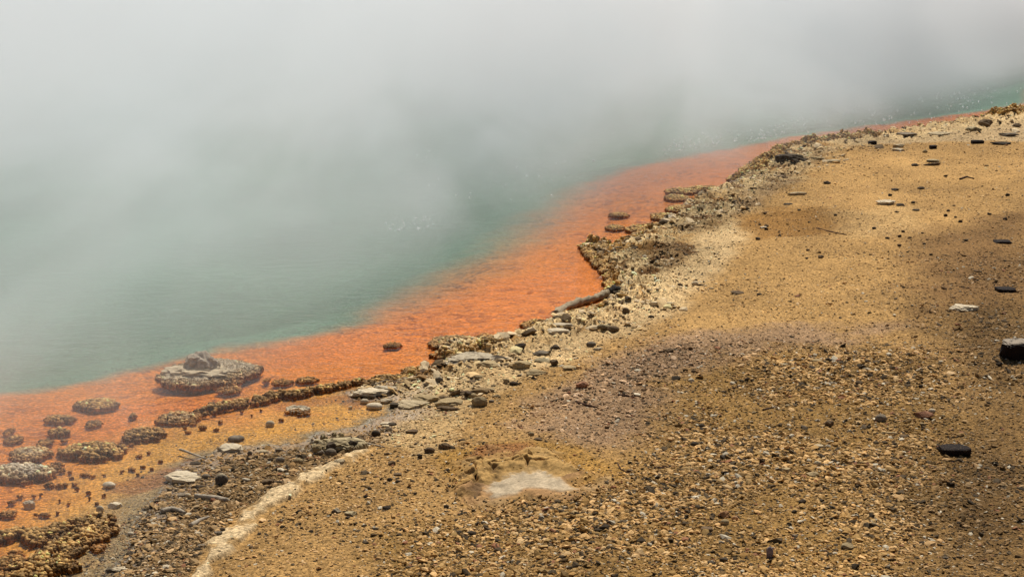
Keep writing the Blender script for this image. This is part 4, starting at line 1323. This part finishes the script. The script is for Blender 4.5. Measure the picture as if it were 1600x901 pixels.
stick([(1192, 641), (1203, 638), (1215, 636)], 1.6, 'twig', 'red brown twig in the coarse gravel', 'twig', 'twig', seed=22)
stick([(1022, 731), (1036, 731), (1049, 730)], 1.8, 'twig', 'stout brown twig right of the mound', 'twig', 'twig', seed=23)
stick([(965, 724), (970, 733), (980, 738), (993, 742)], 1.1, 'twig', 'curved dark root at the right foot of the mound', 'root', 'twig', seed=24)
tw = stick([(1276, 357), (1295, 362), (1310, 365), (1323, 367)], 1.1, 'twig', 'forked dark twig on the far brown sand', 'twig', 'twig', seed=25)
stick([(1500, 281), (1510, 277), (1522, 280)], 1.6, 'twig', 'crooked dark root on the distant sand', 'root', 'twig', seed=26)

# --- bubbles glinting on the water
rg = np.random.default_rng(44)
bp = []
for poly, num in (([(1030, 242), (1060, 212), (1220, 195), (1230, 214), (1150, 226)], 100), ([(1200, 212), (1240, 175), (1420, 150), (1600, 130), (1600, 170), (1400, 195)], 150),
                  ([(590, 352), (640, 340), (690, 335), (670, 358), (620, 362)], 26), ([(600, 300), (800, 250), (950, 230), (900, 300), (760, 330)], 22), ([(500, 280), (1000, 100), (1500, 60), (1500, 140), (900, 220)], 30)):
    pp = np.array(poly, float)
    q = 0
    while q < num:
        u, v = rg.uniform(pp[:, 0].min(), pp[:, 0].max()), rg.uniform(pp[:, 1].min(), pp[:, 1].max())
        if sdf(np.array([u]), np.array([v]), [tuple(e) for e in poly])[0] > 0:
            x, y = unproj(u, v, 0)
            bp.append((float(x), float(y), 0.0))
            q += 1
bp = np.array(bp)
V0, F0 = ICO[2]
rad = rg.uniform(.006, .013, len(bp)) * (.6 + .022 * bp[:, 1])
V = V0[None] * rad[:, None, None] + bp[:, None, :]
F = F0[None] + (np.arange(len(bp)) * len(V0))[:, None, None]
t = NT('bubble_film')
gl_ = t.n('BsdfGlossy', {'Color': (1, 1, 1, 1), 'Roughness': .38}).outputs[0]
tr_ = t.n('BsdfTransparent').outputs[0]
M['bubble'] = t.surf(t.n('MixShader', {0: .45, 1: tr_, 2: gl_}).outputs[0])
tag(obj('bubbles', mesh_np('bubbles', V.reshape(-1, 3), F.reshape(-1, 3), M['bubble'], smooth=True)), 'tiny gas bubbles glinting on the far green water', kind='stuff')

# ------------------------------------------------------------------ light
AZ, EL = math.radians(14), math.radians(54)
S = Vector((math.sin(AZ) * math.cos(EL), math.cos(AZ) * math.cos(EL), math.sin(EL)))
sd_ = bpy.data.lights.new('sun', 'SUN')
sd_.energy = 4.9
sd_.angle = math.radians(.53)
sd_.color = (1, .965, .905)
so = bpy.data.objects.new('sun', sd_)
COL.objects.link(so)
so.location = (5, 20, 30)
so.rotation_euler = (-S).to_track_quat('-Z', 'Y').to_euler()
w = bpy.data.worlds.new('World')
sc.world = w
w.use_nodes = True
wt = w.node_tree
sky = wt.nodes.new('ShaderNodeTexSky')
sky.sky_type = 'NISHITA'
sky.sun_disc = False
sky.sun_elevation, sky.sun_rotation = EL, AZ
sky.dust_density = 2.0
bg = wt.nodes['Background']
bg.inputs['Strength'].default_value = .05
wt.links.new(sky.outputs[0], bg.inputs[0])

# ------------------------------------------------------------------ render settings
sc.view_settings.view_transform = 'Standard'
sc.view_settings.look = 'None'
sc.view_settings.exposure = 0.0
sc.view_settings.gamma = 1
cy = sc.cycles
cy.max_bounces = 6
cy.diffuse_bounces = 2
cy.glossy_bounces = 2
cy.transparent_max_bounces = 8
cy.volume_bounces = 2
cy.volume_step_rate = .18
cy.volume_max_steps = 256
cy.use_denoising = True
cy.denoiser = 'OPENIMAGEDENOISE'
cy.sample_clamp_direct = 0
cy.sample_clamp_indirect = 4
